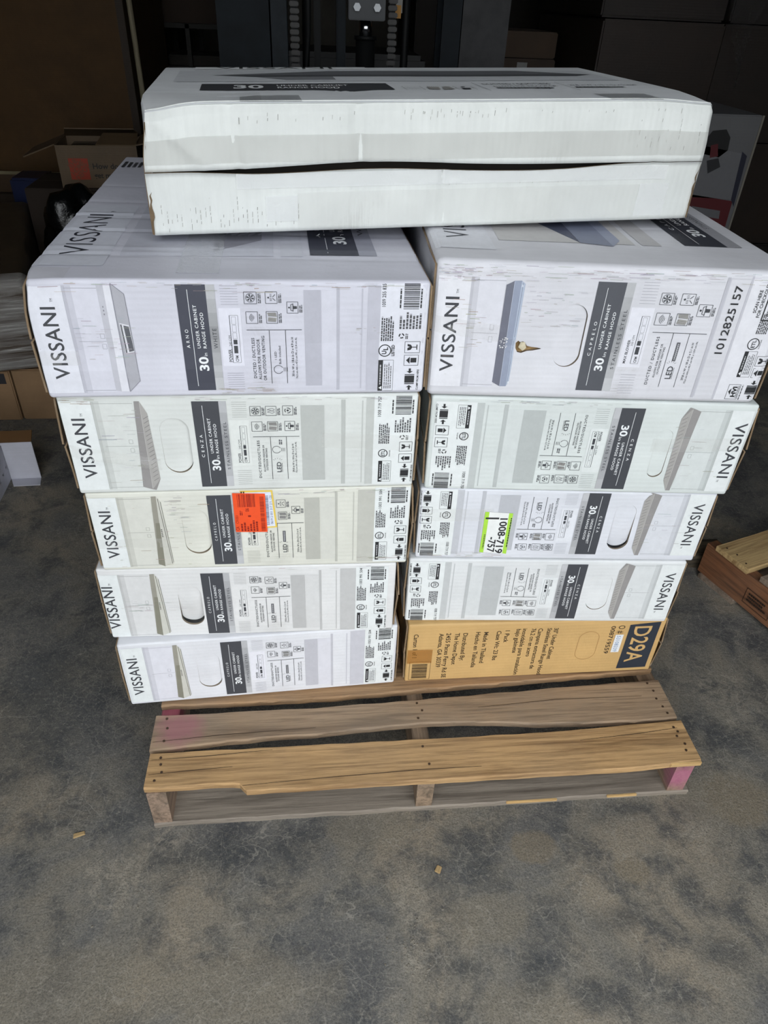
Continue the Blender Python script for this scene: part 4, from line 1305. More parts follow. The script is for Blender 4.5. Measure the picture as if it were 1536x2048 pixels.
# ------------------------------------------------------------------ the carton lying across both stacks
zT = lambda X: .9682 + .0270 * (X - .47)
mT = white('crosswise', (226, 229, 226), flute='z', dirt=.35, flute_strength=.14, fscale=130)
CT = Carton('range_hood_box', .0835, .3455, .0789, .8295, .5287, zT, lambda X: zT(X) + .168, 'white carton lying crosswise on top of both stacks, front flaps split open', 'carton', white('crosswise_top', (230, 233, 236), dirt=.2), r=.005, amp=0.0, seed=31, group='range hood cartons on the pallet',
            dents=((0, 0, .168, .05, (.010, .006, -.010)), (.8295, .0, .168, .06, (-.004, 0, -.006)), (.30, .12, .168, .03, (0, 0, -.004)), (.12, .08, .168, .03, (0, 0, -.003)), (.62, .10, .168, .03, (0, 0, -.002))), step=.015)
CT.body(skip=('front',))
def t_flap(name, v0, v1, seed, bow):
    V, F, mi = [], [], []
    nu, nv2 = 90, 12
    def edge0(u): return v0(u)
    def edge1(u): return v1(u)
    def P(i, j, k):
        u = i / nu; f = j / nv2
        v = edge0(u) + (edge1(u) - edge0(u)) * f
        if seed == 1 and j == nv2:
            q = CT.pos(min(max(u, .002), .998) * CT.w, .007, CT.h)
            return q + Vector((0, 0, .0012 if k else .0004))
        p = CT.pos(min(max(u, .002), .998) * CT.w, 0.0, v * CT.h)
        out = bow(u, v) + .0012 * noise.noise(Vector((u * 9, v * 3, seed))) + .0006 * noise.noise(Vector((u * 40, v * 8, seed)))
        for (a0, b0, a1, b1, am, sg) in TCR:
            A = Vector((a0 * CT.w, b0 * CT.h)); E = Vector((a1 * CT.w, b1 * CT.h)) - A; Q = Vector((u * CT.w, v * CT.h)) - A
            tt = min(1, max(0, Q.dot(E) / E.length_squared))
            out += am * math.exp(-((Q - E * tt).length / sg) ** 2)
        return Vector((p.x, -0.0008 - out - (.0032 if k else 0), p.z))
    for k in (0, 1):
        for i in range(nu + 1):
            for j in range(nv2 + 1):
                V.append(P(i, j, k))
    ix = lambda i, j, k: k * (nu + 1) * (nv2 + 1) + i * (nv2 + 1) + j
    for i in range(nu):
        for j in range(nv2):
            F.append((ix(i, j, 1), ix(i + 1, j, 1), ix(i + 1, j + 1, 1), ix(i, j + 1, 1))); mi.append(0)
            F.append((ix(i, j, 0), ix(i, j + 1, 0), ix(i + 1, j + 1, 0), ix(i + 1, j, 0))); mi.append(1)
        for j in (0, nv2):
            F.append((ix(i, j, 0), ix(i + 1, j, 0), ix(i + 1, j, 1), ix(i, j, 1))); mi.append(1)
    for j in range(nv2):
        for i in (0, nu):
            F.append((ix(i, j, 0), ix(i, j + 1, 0), ix(i, j + 1, 1), ix(i, j, 1))); mi.append(1)
    o = mesh_obj(name, V, F, [mT, BROWN()], CT.root, mi, True)
    return P
TCR = [(.145, 1.0, .157, .55, -.0050, .006), (.155, 1.0, .167, .55, .0030, .006), (.354, 1.0, .361, .56, -.0065, .005), (.507, .49, .515, .06, -.0045, .005), (.015, .96, .102, .56, .0055, .007), (.915, .95, .90, .5, -.002, .006), (.93, .47, .98, .12, .002, .010)]
gap = lambda u: .515 + .045 * math.exp(-((u - .38) / .17) ** 2)
PU = t_flap('front_flap', lambda u: gap(u), lambda u: .975, 1, lambda u, v: .004 * math.sin(math.pi * min(1, max(0, (1 - v) / .45)) * .5))
PL = t_flap('front_flap', lambda u: .012, lambda u: gap(u) - .050 * math.exp(-((u - .46) / .34) ** 6) - .005, 2, lambda u, v: .006 * max(0, v / .5) ** 2 * (1 - .5 * u))
mesh_obj('inner_flap', [CT.pos(u * CT.w, .002, v * CT.h) + Vector((0, .018, 0)) for u, v in ((.006, .02), (.994, .02), (.994, .98), (.006, .98))], [(0, 1, 2, 3)], plain('inner_flap_shade', (36, 31, 26), .9), CT.root)  # brown flap darkened: shade inside the gap is put into its colour
def t_tape(u0, u1, v0, v1, m=None, n=24):
    n = max(n, int((u1 - u0) * 180))
    V, F = [], []
    for j in range(25):
        for i in range(n + 1):
            u = u0 + (u1 - u0) * i / n; v = v0 + (v1 - v0) * j / 24
            V.append(flap_pt(u, v,   .0015 + .0004 * noise.noise(Vector((u * 50, v * 20, 2)))))
    for j in range(24):
        for i in range(n):
            a = j * (n + 1) + i
            F.append((a, a + 1, a + n + 2, a + n + 1))
    mesh_obj('packing_tape', V, F, m or film_mat('clear_tape', (236, 235, 231), 0.15, 0.14, 60, 0.25), CT.root, None, True)
def torn_edge(u, sgn, v0, v1, wmax, seed):
    V, F = [], []
    n = 26
    for i in range(n + 1):
        v = v0 + (v1 - v0) * i / n
        wd = wmax * (.35 + .65 * abs(noise.noise(Vector((v * 9, seed, 0)))) * 1.6) * math.sin(math.pi * min(1, max(.06, i / n)) ** .8 * .97 + .05)
        p = CT.pos(u * CT.w, 0.0, v * CT.h)
        y = -.0075 + .001 * noise.noise(Vector((v * 20, seed, 4)))
        V += [Vector((p.x - sgn * .0015, y + .004, p.z)), Vector((p.x + sgn * wd, y, p.z)), Vector((p.x + sgn * (wd + .0006), y + .006, p.z))]
    for i in range(n):
        a = 3 * i
        F += [(a, a + 1, a + 4, a + 3), (a + 1, a + 2, a + 5, a + 4)]
    mesh_obj('torn_edge', V, F, BROWN(), CT.root)
torn_edge(.002, 1, .02, .93, .010, 3)
torn_edge(.998, -1, .02, .50, .006, 8)
def flap_pt(u, v, o):
    g0, g1 = gap(u), gap(u) - .050 * math.exp(-((u - .46) / .34) ** 6) - .005
    if v > g0:
        p = PU(u * 90, (v - g0) / (.975 - g0) * 12 * .999, 1)
    else:
        p = PL(u * 90, min(11.99, (v - .012) / (g1 - .012) * 12), 1)
    return Vector((p.x, p.y - o, p.z))
PF = Panel(CT.h, CT.w, lambda t, s_, o: flap_pt(s_, 1 - t, o))
K = Ink(PF, .0003)
r_ = random.Random(12)
for (u0, u1, v0, v1, n_, al) in ((.02, .26, .03, .34, 30, .9), (.16, .34, .85, .96, 12, .35), (.42, .60, .86, .97, 16, .25), (.86, .99, .60, .97, 10, 1.0), (.52, .78, .36, .42, 22, .2), (.30, .95, .90, .97, 40, .2)):
    for k_ in range(n_):
        u = u0 + (u1 - u0) * (k_ + .3 * r_.random()) / n_
        v = v0 + (v1 - v0) * r_.random() * .3
        e_ = v + (v1 - v0) * (.2 + .5 * r_.random()) * (1 if al > .5 else .8)
        while v < e_:
            L_ = .015 + .04 * r_.random()
            if r_.random() < .62:
                K.line((1 - v, u), (1 - min(v + L_, e_), u + .0004), .0004 + .0003 * r_.random(), (168, 168, 162) if r_.random() < .6 else (128, 126, 120), 0)
            v += L_ + .012
K.build('scuff_marks', CT.root, 'rows of fine crushed flute marks')['kind'] = 'stuff'
shiny = film_mat('sheen_white_tape', (250, 252, 252), 0.55, 0.22, 45, 0.2)  # gloss of the tape painted in as near-white film colour
dullt = film_mat('dull_tape', (204, 203, 198), 0.30, 0.3, 60, 0.2)
t_tape(.004, .996, .57, .77, dullt); t_tape(.15, .93, .37, .49, shiny)
t_tape(.197, .252, .10, .31, shiny, 8); t_tape(.252, .885, .05, .33, film_mat('clear_tape', (236, 235, 231), 0.15, 0.14, 60, 0.25)); t_tape(.885, .942, .05, .335, shiny, 8)
PT = Panel(CT.d, CT.w, lambda t, s, o: CT.top(s, 1 - t, o))
K = Ink(PT, .0003)
K.quad(.14, .50, .04, .96, (212, 215, 219)); K.quad4([(.30, .110), (.16, .36), (.16, .80), (.30, .95)], (112, 114, 118), 1); K.quad4([(.30, .110), (.36, .20), (.36, .90), (.30, .95)], (84, 86, 90), 1); K.quad4([(.36, .20), (.46, .26), (.46, .36), (.36, .36)], (136, 138, 142), 1)
K.build('kitchen_picture', CT.root)
K = Ink(PT, .0004); K.quad(.006, .10, .07, .46, (240, 242, 244)); lp = K.build('logo_panel', CT.root)
K = Ink(PT, .00055); K.text('VISSANI', .075, .115, .38, .06, BK, 0); K.build('logo_lettering', lp)
K = Ink(PT, .0004); K.quad(.57, .74, .096, .449, (62, 64, 68)); bp = K.build('name_band', CT.root)
K = Ink(PT, .00055); K.text('30', .70, .155, .21, .09, WH, 0, bold=.028); K.text('UNDER CABINET', .645, .235, .37, .035, WH, 0, bold=.012); K.text('RANGE HOOD', .70, .235, .35, .035, WH, 0, bold=.012); K.build('band_lettering', bp)
K = Ink(PT, .0004)
for k in range(3):
    icon(K, ('sound', 'filter', 'person')[k], .66, .75, .47 + .05 * k, .505 + .05 * k)
K.line((.56, .625), (.78, .625), .0009, DK, 1); K.line((.56, .80), (.78, .80), .0009, DK, 1)
K.text('DUCTED / DUCTLESS', .62, .64, .78, .035, DK, 1, bold=.01); K.text('ALLOWS FOR INDOOR OR', .68, .65, .78, .03, DK, 1); K.fine(.70, .74, .65, .77, 1, DK, 1, 4); K.text('29.8 in W x 18 in D x 5 in H', .66, .81, .95, .03, DK, 1); K.fine(.69, .73, .81, .93, 1, DK, 1, 5)
K.build('specification_print', CT.root)
for (u0, u1, v0, v1) in ((.165, .265, .004, .13), (.80, .90, .004, .13)):
    CT.tape('packing_tape', 'top', u0, u1, v0, v1, film_mat('grey_tape', (120, 122, 124), .45, .2, 60, .2))
CT.tape('packing_tape', 'top', .004, .20, .004, .20)

# ------------------------------------------------------------------ forklift standing behind the pallet
fk = empty('forklift', (0, 0, 0), 0, 'dark forklift with its mast right behind the stacked cartons', 'forklift')
navy = plain('mast_paint', (14, 19, 23), .6, .0, .3, 20, .2, 60, .12)
blk = plain('mast_black', (8, 9, 10), .6, .0, .3, 30, spec=.15)
worn = plain('mast_worn_face', (46, 46, 47), .7, .0, .25, 25, .5, 90, .2)
chrome = plain('cylinder_rod', (190, 192, 196), .18, 1.0, .05)
def channel(x0, x1, y0, y1, open_dir, th, name, m):
    """C section rail, web on one side, two flanges"""
    if open_dir > 0:
        pr = [(x0, y0), (x1, y0), (x1, y0 + th), (x0 + th, y0 + th), (x0 + th, y1 - th), (x1, y1 - th), (x1, y1), (x0, y1)]
    else:
        pr = [(x0, y0), (x1, y0), (x1, y1), (x0, y1), (x0, y1 - th), (x1 - th, y1 - th), (x1 - th, y0 + th), (x0, y0 + th)]
    return MB().prism(pr, .04, 2.2).build(name, m, fk)
channel(.100, .224, 1.335, 1.46, 1, .018, 'outer_rail', navy)
channel(.690, .806, 1.335, 1.46, -1, .018, 'outer_rail', worn)
channel(.228, .266, 1.325, 1.43, 1, .012, 'inner_rail', plain('inner_rail_paint', (22, 27, 31), .6, .0, .3, 25, .3, 80, .15))
channel(.640, .686, 1.325, 1.43, -1, .012, 'inner_rail', navy)
MB().box(.384, .406, 1.33, 1.36, .1, 2.1).build('carriage_bar', navy, fk, bevel=.003)
MB().box(.330, .346, 1.34, 1.37, .1, 2.1).build('carriage_bar', blk, fk, bevel=.003)
cp = MB().box(.412, .500, 1.318, 1.345, 1.200, 1.40).build('chain_anchor_plate', plain('anchor_plate', (40, 42, 44), .5, .3), fk, bevel=.002)
for x in (.432, .480):
    o = MB().tube([(0, 0, 0), (0, -.008, 0)], .009, 6).build('bolt', plain('bolt_steel', (120, 122, 124), .35, .9), cp)
    o.location = (x, 1.318, 1.226)
MB().tube([(.4565, 1.36, .06), (.4565, 1.36, 1.160)], .024, 20).tube([(.4565, 1.36, 1.160), (.4565, 1.36, 1.168)], .028, 20).build('lift_cylinder', blk, fk, True)
MB().tube([(.4565, 1.36, 1.168), (.4565, 1.36, 1.199)], .0155, 20).build('cylinder_rod', chrome, fk, True)
lm_ = plain('chain_steel', (40, 39, 38), .5, .5, .3, 60)
for cx in (.272, .5085):
    ch = MB().box(cx + .004, cx + .018, 1.345, 1.351, .75, 1.36).build('lift_chain', blk, fk)
    lk = None
    for k in range(40):
        z = .80 + k * .014
        if lk is None:
            lk = MB().box(0, .022, -.004, .003, .001, .0115).build('chain_link', lm_, ch, bevel=.0018); o = lk
        else:
            o = lk.copy(); COL.objects.link(o)
        o.location = (cx + (.0012 if k % 2 else 0), 1.344, z)
MB().tube([(.300, 1.40, .7), (.305, 1.40, 1.0), (.312, 1.39, 1.17), (.318, 1.37, 1.5)], .011, 10).build('hose', blk, fk, True)
MB().tube([(.560, 1.42, .7), (.562, 1.42, 1.5)], .010, 10).build('hose', blk, fk, True)
MB().box(.536, .566, 1.420, 1.424, 1.216, 1.30).build('warning_plate', plain('pale_plate', (120, 118, 112), .6), fk)
MB().box(.530, .548, 1.414, 1.4195, 1.205, 1.232).build('warning_plate', plain('amber_plate', (150, 104, 24), .6), fk)
for z in (.25, 1.75):
    MB().box(.10, .806, 1.462, 1.49, z, z + .10).build('cross_member', blk, fk, bevel=.004)
MB().box(.08, .83, 1.62, 3.2, .18, .78).box(.10, .81, 2.75, 3.25, .78, 1.05).box(.08, .83, 1.62, 1.80, .78, 1.02).build('chassis', plain('truck_body', (8, 9, 10), .5), fk, bevel=.02)
for x in (.02, .80):
    MB().tube([(x, 1.78, .23), (x + .10, 1.78, .23)], .23, 28).build('wheel', plain('tyre', (10, 10, 10), .85), fk, False)

# ------------------------------------------------------------------ cartons and goods in the dim interior
def carton(name, x0, y0, w, d, z0, h, rz, label, c, tape=True, seam=True, var=.1, group=None, rough=.75):
    r = empty(name, (x0, y0, z0), rz, label, 'carton', group)
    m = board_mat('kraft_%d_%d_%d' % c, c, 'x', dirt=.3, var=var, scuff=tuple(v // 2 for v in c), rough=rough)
    o = MB().box(0, w, 0, d, 0, h).build('carton_body', m, r, bevel=.004)
    if seam:
        MB().box(.004, w - .004, d / 2 - .001, d / 2 + .001, h, h + .0008).build('flap_seam', plain('seam_shadow', (40, 28, 18), .9), r)
    if tape:
        MB().box(.02, w - .02, d / 2 - .025, d / 2 + .025, h + .0008, h + .0014).build('packing_tape', film_mat('brown_tape', (150, 112, 66), .6, .25, 30, .1), r)
        MB().box(w / 2 - .025, w / 2 + .025, -.0012, -.0005, h * .78, h).build('packing_tape', film_mat('brown_tape', (150, 112, 66), .6, .25, 30, .1), r)
    return r

KB = (128, 92, 54)
# left: tall sheet-sided bulk carton, leaning pole, rack with cartons
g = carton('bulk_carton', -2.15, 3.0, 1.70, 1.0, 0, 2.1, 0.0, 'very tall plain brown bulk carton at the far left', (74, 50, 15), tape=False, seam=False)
MB().box(-.001, .030, -.004, 0, 0, 2.1).build('corner_board', board_mat('kraft_dark', (46, 32, 16)), g).location = (1.67, 0, 0)
pm = wood_mat('pale_pole', (126, 118, 96), (104, 96, 76), 'z', seed=11, weather=.1)
tag(MB().tube([(-.345, 2.70, 0), (-.361, 2.70, .90), (-.372, 2.71, 1.75)], .0105, 14).build('leaning_pole', pm, None, True), 'pale wooden pole leaning beside the tall bulk carton', 'pole')
rk = empty('storage_rack', (-.50, 4.03, 0), 0, 'dark steel rack standing behind the leaning pole', 'rack')
sm = plain('rack_steel', (30, 28, 25), .6, .4)
for x in (0, .155, .36):
    for y in (0, .6):
        MB().box(x, x + .022, y, y + .03, 0, 1.08).build('upright', sm, rk)
for z in (.35, .86, 1.06):
    MB().box(0, .382, .0, .62, z, z + .022).build('shelf', sm, rk)
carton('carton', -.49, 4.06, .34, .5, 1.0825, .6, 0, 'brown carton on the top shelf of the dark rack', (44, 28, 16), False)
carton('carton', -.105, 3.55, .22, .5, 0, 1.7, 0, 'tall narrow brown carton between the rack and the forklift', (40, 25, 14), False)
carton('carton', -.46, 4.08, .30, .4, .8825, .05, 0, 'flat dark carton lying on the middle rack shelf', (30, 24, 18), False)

# open carton with the orange logo, on a stack
carton('carton', -.80, 2.36, .42, .30, 0, .585, .0, 'plain brown carton under the open logo carton', (40, 28, 18), False)
hd = empty('open_carton', (-.655, 2.375, .586), .10, 'open brown carton with an orange square logo and loose flaps', 'carton')
hm = board_mat('logo_carton_board', (96, 78, 56), 'x', dirt=.3, var=.1, scuff=(80, 60, 40))
t = .004
wl, dl, hl_ = .30, .24, .152
MB().box(0, wl, 0, t, 0, hl_).box(0, wl, dl - t, dl, 0, hl_).box(0, t, t, dl - t, 0, hl_).box(wl - t, wl, t, dl - t, 0, hl_).box(t, wl - t, t, dl - t, 0, t).build('carton_walls', hm, hd)
def flap(name, hinge, out, ln, parent, m, th=.004):
    a, b = Vector(hinge[0]), Vector(hinge[1])
    o = Vector(out)
    n = (b - a).cross(o).normalized() * th
    V = [a, b, b + o * ln + (a - b) * .06, a + o * ln + (b - a) * .06]
    V += [v + n for v in V]
    return mesh_obj(name, V, [(0, 1, 2, 3), (7, 6, 5, 4), (0, 4, 5, 1), (1, 5, 6, 2), (2, 6, 7, 3), (3, 7, 4, 0)], m, parent)
flap('flap', [(0, 0, hl_), (0, dl, hl_)], Vector((-.92, -.05, -.34)).normalized(), .13, hd, hm)
flap('flap', [(wl, dl, hl_), (wl, 0, hl_)], Vector((.85, -.2, .15)).normalized(), .09, hd, hm)
flap('flap', [(0, dl, hl_), (wl, dl, hl_)], Vector((0, -.55, .25)).normalized(), .09, hd, hm)
flap('flap', [(wl * .5, 0, hl_), (wl, 0, hl_)], Vector((.05, .3, .1)).normalized(), .09, hd, hm)
PH = Panel(hl_, wl, lambda tt, s, o: Vector((s * wl, -.0006 - o, (1 - tt) * hl_)))
K = Ink(PH, .0)
K.quad(.30, .80, .13, .37, (150, 48, 18))
lg = K.build('logo_square', hd, 'orange square with slanted lettering')
def slant(txt, t0, s0):
    K = Ink(Panel(hl_, wl, lambda tt, s, o: Vector((wl * .25 + .7071 * (s - tt), -.0009 - o, hl_ * .45 + .7071 * (s + tt) * 1.0))), .0)
    vs, fs, x0, x1, y0, y1 = glyphs(txt, .03, .9)
    i = K.mi((120, 62, 36))
    for x, y in vs:
        K.pt(y * .026 + t0, (x - (x0 + x1) / 2) * .024 + s0, 0)
    for f in fs:
        K.f.append(list(f)); K.m.append(i)
    return K
for j, (tx, a) in enumerate((('THE', .020), ('HOME', -.002), ('DEPOT', -.024))):
    slant(tx, a, 0.0).build('logo_lettering', lg)
K = Ink(PH, .0); K.text('How doers', .54, .42, .86, .13, (20, 16, 12), 0, bold=.02); K.text('get more done.', .76, .42, .98, .13, (20, 16, 12), 0, bold=.02)
K.build('slogan_print', hd)
MB().box(.03, .27, .03, .21, .03, .135).build('packed_goods', plain('dark_plastic_goods', (24, 24, 26), .2, 0, .3), hd, bevel=.01)

# black bag slumped on a carton
def blob(name, loc, size, m, seed, amp=.25, n=22, label=None, cat=None, crump=9):
    bm = bmesh.new()
    bmesh.ops.create_icosphere(bm, subdivisions=4, radius=1)
    for v in bm.verts:
        d = v.co.normalized()
        k = 1 + amp * noise.noise(d * 1.8 + Vector((seed, 0, 0))) + amp * .35 * abs(noise.noise(d * crump + Vector((0, seed, 0))))
        v.co = Vector((d.x * k * size[0], d.y * k * size[1], max(-size[2] * .8, d.z * k * size[2])))
    mn = min(v.co.z for v in bm.verts)
    for v in bm.verts:
        v.co.z -= mn
    me = bpy.data.meshes.new(name); bm.to_mesh(me); bm.free()
    me.materials.append(m)
    me.polygons.foreach_set('use_smooth', [True] * len(me.polygons))
    o = bpy.data.objects.new(name, me); COL.objects.link(o); o.location = loc
    return tag(o, label, cat) if label else o
carton('carton', -.665, 2.01, .31, .32, 0, .33, 0, 'brown carton under the black plastic bag', (34, 25, 17), False)
blob('plastic_bag', (-.575, 2.15, .331), (.125, .11, .165), plain('black_plastic', (9, 11, 12), .2, 0, .3, 20, 1.0, 45), 3, .32, crump=6, label='crumpled shiny black plastic bag below the open logo carton', cat='bag')
tag(MB().box(-1.3, -.72, 2.86, 2.90, .46, .535).box(-1.3, -.72, 2.855, 2.86, .535, .548, 1).build('panel_board', [board_mat('panel_brown', (62, 42, 18)), plain('pale_edge', (120, 110, 84), .7)]), 'brown panel with a pale upper edge behind the open carton', 'board').location = (0, 0, .0)
carton('carton', -1.4, 2.82, .70, .12, 0, .459, 0, 'brown carton under the pale edged panel', (46, 32, 18), False)
tag(MB().box(-.95, -.81, 2.63, 2.80, 0, .565).build('blue_tote', plain('blue_plastic', (14, 26, 62), .4), bevel=.01), 'blue plastic tote left of the open carton', 'tote')

# wrapped bundle lying on two cartons, by the left edge
carton('carton', -.700, 1.56, .155, .44, 0, .188, .0, 'brown carton on the floor under the wrapped bundle, nearer the stack', (150, 120, 88), False)
c2_ = carton('carton', -1.20, 1.555, .496, .44, 0, .188, .0, 'brown carton with a dark printed strip on the floor under the wrapped bundle', (150, 120, 88), False)
K = Ink(Panel(.188, .496, lambda tt, s, o: Vector((s * .496, -.0006 - o, (1 - tt) * .188))), 0)
K.quad(.06, .26, .70, .965, (46, 46, 50)); K.text('T', .52, .76, .79, .12, (60, 48, 36), 1); K.build('printed_strip', c2_)
wb = empty('wrapped_bundle', (-.575, 1.57, .1895), .28, 'bundle in grey streaky stretch film lying on the cartons at left', 'bundle')
def streak_mat():  # glossy streaks of the film are painted as pale grey colour
    m, t, b, tc = new_mat('stretch_wrap_sheen')
    v = t.mapping(tc, (1.2, 1.2, 26), rot=(0, .12, 0))
    n = t.noise(v, 3, 8, .75, 1.2)
    big = t.noise(t.mapping(tc, (.8, .8, 6)), 3, 3)
    base = t.ramp(big, [(.40, rgb((84, 72, 62))), (.58, rgb((150, 146, 142)))])
    t.link(t.mix(t.ramp(n, [(.50, (0, 0, 0)), (.68, (.75, .75, .75))]), base, rgb((214, 212, 208))), b.inputs['Base Color'])
    b.inputs['Roughness'].default_value = .3
    t.link(t.bump(n, .7, .008), b.inputs['Normal'])
    return m
V, F = [], []
def bundle(w_, d_, h_, m, parent, seed, nm_):
    bm = bmesh.new()
    bmesh.ops.create_grid(bm, x_segments=2, y_segments=2, size=1)
    bm.free()
    C_ = Carton.__new__(Carton)
    C_.w, C_.d, C_.h, C_.r, C_.step = w_, d_, h_, .035, .03
    Aa, Bb, Cc = C_.axis(w_, .03), C_.axis(d_, .05), C_.axis(h_, .02)
    key, vs, fs = {}, [], []
    def pos(a, b, c):
        q = Vector((min(max(a, .035), w_ - .035), min(max(b, .035), d_ - .035), min(max(c, .035), h_ - .035)))
        dv = Vector((a, b, c)) - q
        p = q + dv.normalized() * .035 if sum(1 for e in dv if abs(e) > 1e-9) > 1 else Vector((a, b, c))
        k = .010 * noise.noise(Vector((a * 9, b * 9, c * 30 + seed))) + .012 * noise.noise(Vector((a * 3, b * 3, c * 8 + seed)))
        n_ = (p - Vector((w_ / 2, d_ / 2, h_ / 2))).normalized()
        p = p + n_ * k
        p.z = max(0, p.z)
        return p
    def vid(a, b, c):
        kk = (round(a, 5), round(b, 5), round(c, 5))
        if kk not in key:
            key[kk] = len(vs); vs.append(pos(a, b, c))
        return key[kk]
    def grid(U, Vv, fn):
        for i in range(len(U) - 1):
            for j in range(len(Vv) - 1):
                fs.append((fn(U[i], Vv[j]), fn(U[i + 1], Vv[j]), fn(U[i + 1], Vv[j + 1]), fn(U[i], Vv[j + 1])))
    grid(Aa, Cc, lambda a, c: vid(a, 0, c)); grid(Aa, Cc, lambda a, c: vid(a, d_, c)); grid(Aa, Bb, lambda a, b: vid(a, b, 0)); grid(Aa, Bb, lambda a, b: vid(a, b, h_)); grid(Bb, Cc, lambda b, c: vid(0, b, c)); grid(Bb, Cc, lambda b, c: vid(w_, b, c))
    return mesh_obj(nm_, vs, fs, m, parent, None, True)
b_ = bundle(1.1, 1.05, .30, plain('bundle_goods', (66, 54, 40), .6, 0, .3, 10, .5, 20), wb, 4, 'bundle_core')
b_.location = (-1.1, .01, .0)
b_ = bundle(1.12, .10, .305, streak_mat(), wb, 4, 'stretch_film'); b_.location = (-1.11, -.012, .0)

# white carton with punched holes, end flap swung open, on the floor
wc = empty('white_carton', (-.615, 1.03, 0), .06, 'small white carton with punched holes and an open end flap on the floor', 'carton')
wm_ = board_mat('white_small_carton', (196, 196, 206), 'x', dirt=.25)
side = MB()
t = .004
side.box(-.34, 0, 0, t, 0, .115).box(-.34, -.34 + t, t, .20, 0, .115).box(-.34, 0, .20, .20 + t, 0, .115).box(-.34 + t, -t, t, .20, 0, t)
side.build('carton_walls', wm_, wc)
# right end wall with round holes and a hand slot
pts = [Vector(p) for p in ((0, 0), (.204, 0), (.204, .115), (0, .115))]
ed = [(0, 1), (1, 2), (2, 3), (3, 0)]
hl2 = []
for (cx, cy, r_) in ((.035, .030, .005), (.070, .038, .005), (.105, .044, .005), (.140, .050, .005)):
    hl2.append([(cx + r_ * math.cos(6.2832 * i / 10), cy + r_ * math.sin(6.2832 * i / 10)) for i in range(10)])
hl2.append([(.085 + .032 * math.cos(6.2832 * i / 16), .088 + .012 * math.sin(6.2832 * i / 16)) for i in range(16)])
for H in hl2:
    b0 = len(pts); pts += [Vector(q) for q in H]; ed += [(b0 + i, b0 + (i + 1) % len(H)) for i in range(len(H))]
vo, eo, fo, *_ = delaunay_2d_cdt(pts, ed, [], 1, 1e-6)
V, F = [], []
def in_any(c):
    for H in hl2:
        cx = sum(q[0] for q in H) / len(H); cy = sum(q[1] for q in H) / len(H)
        rx = max(abs(q[0] - cx) for q in H); ry = max(abs(q[1] - cy) for q in H)
        if ((c.x - cx) / rx) ** 2 + ((c.y - cy) / ry) ** 2 < .98:
            return True
    return False
for f in fo:
    c = sum((vo[i] for i in f), Vector((0, 0))) / len(f)
    if in_any(c):
        continue
    b0 = len(V); V += [(.0, vo[i].x, vo[i].y) for i in f]; F.append(tuple(range(b0, b0 + len(f))))
    b0 = len(V); V += [(-.003, vo[i].x, vo[i].y) for i in f]; F.append(tuple(range(b0, b0 + len(f)))[::-1])
mesh_obj('punched_end', V, F, wm_, wc)
MB().box(.001, .088, .150, .154, .0, .128).build('end_flap', wm_, wc)
flap('glue_flap', [(.001, .150, .0005), (.088, .150, .0005)], Vector((.25, -.9, .04)).normalized(), .045, wc, wm_, .002)
flap('dust_flap', [(.088, .152, .128), (-.02, .152, .128)], Vector((0, .75, .2)).normalized(), .05, wc, board_mat('flap_inside_kraft', (116, 84, 52)), .003)

# right: wrapped load of dark cartons, white appliance carton, smaller cartons
cl = clear = film_mat('stretch_film', (8, 7, 6), .08, .07, 26, 1.0, (1, 1, 2.5), .35)
ld = empty('wrapped_pallet_load', (1.30, 2.06, 0), .0, 'tall dark carton load wrapped in glossy stretch film at right', 'wrapped load')
for i in range(3):
    for j in range(4):
        sh_ = R.uniform(-.01, .01)
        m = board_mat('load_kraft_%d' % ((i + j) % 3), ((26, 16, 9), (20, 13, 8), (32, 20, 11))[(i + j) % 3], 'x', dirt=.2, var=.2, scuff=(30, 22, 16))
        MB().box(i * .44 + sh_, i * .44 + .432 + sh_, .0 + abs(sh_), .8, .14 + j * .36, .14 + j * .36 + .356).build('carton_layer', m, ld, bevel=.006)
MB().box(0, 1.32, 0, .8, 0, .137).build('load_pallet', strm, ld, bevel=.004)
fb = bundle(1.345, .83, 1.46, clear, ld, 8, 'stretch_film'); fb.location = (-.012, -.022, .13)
# torn film hanging
V, F = [], []
n, q_ = 60, 30
for i in range(n + 1):
    f = i / n
    cx = 1.765 + .02 * f - .012 * math.sin(f * 5)
    hw = .075 * max(0, 1 - f * 1.15) ** 1.3 + .004 * (1 - .5 * f)
    for k in range(q_ + 1):
        g = k / q_ - .5
        V.append((cx + 2 * hw * g + .006 * noise.noise(Vector((f * 30, g * 3, 1))), 2.012 - .018 * abs(noise.noise(Vector((f * 10, g * 14 * (1 - f) + 3, 2)))) - .006 * noise.noise(Vector((f * 45, g * 40, 5))), 1.31 - .27 * f + .006 * noise.noise(Vector((g * 8, f * 5, 7)))))
for i in range(n):
    for k in range(q_):
        a = i * (q_ + 1) + k
        F.append((a, a + 1, a + q_ + 2, a + q_ + 1))
mesh_obj('torn_film', [(x - 1.30, y - 2.06, z) for x, y, z in V], F, film_mat('torn_film', (70, 70, 72), .16, .08, 160, .5), ld, None, False)
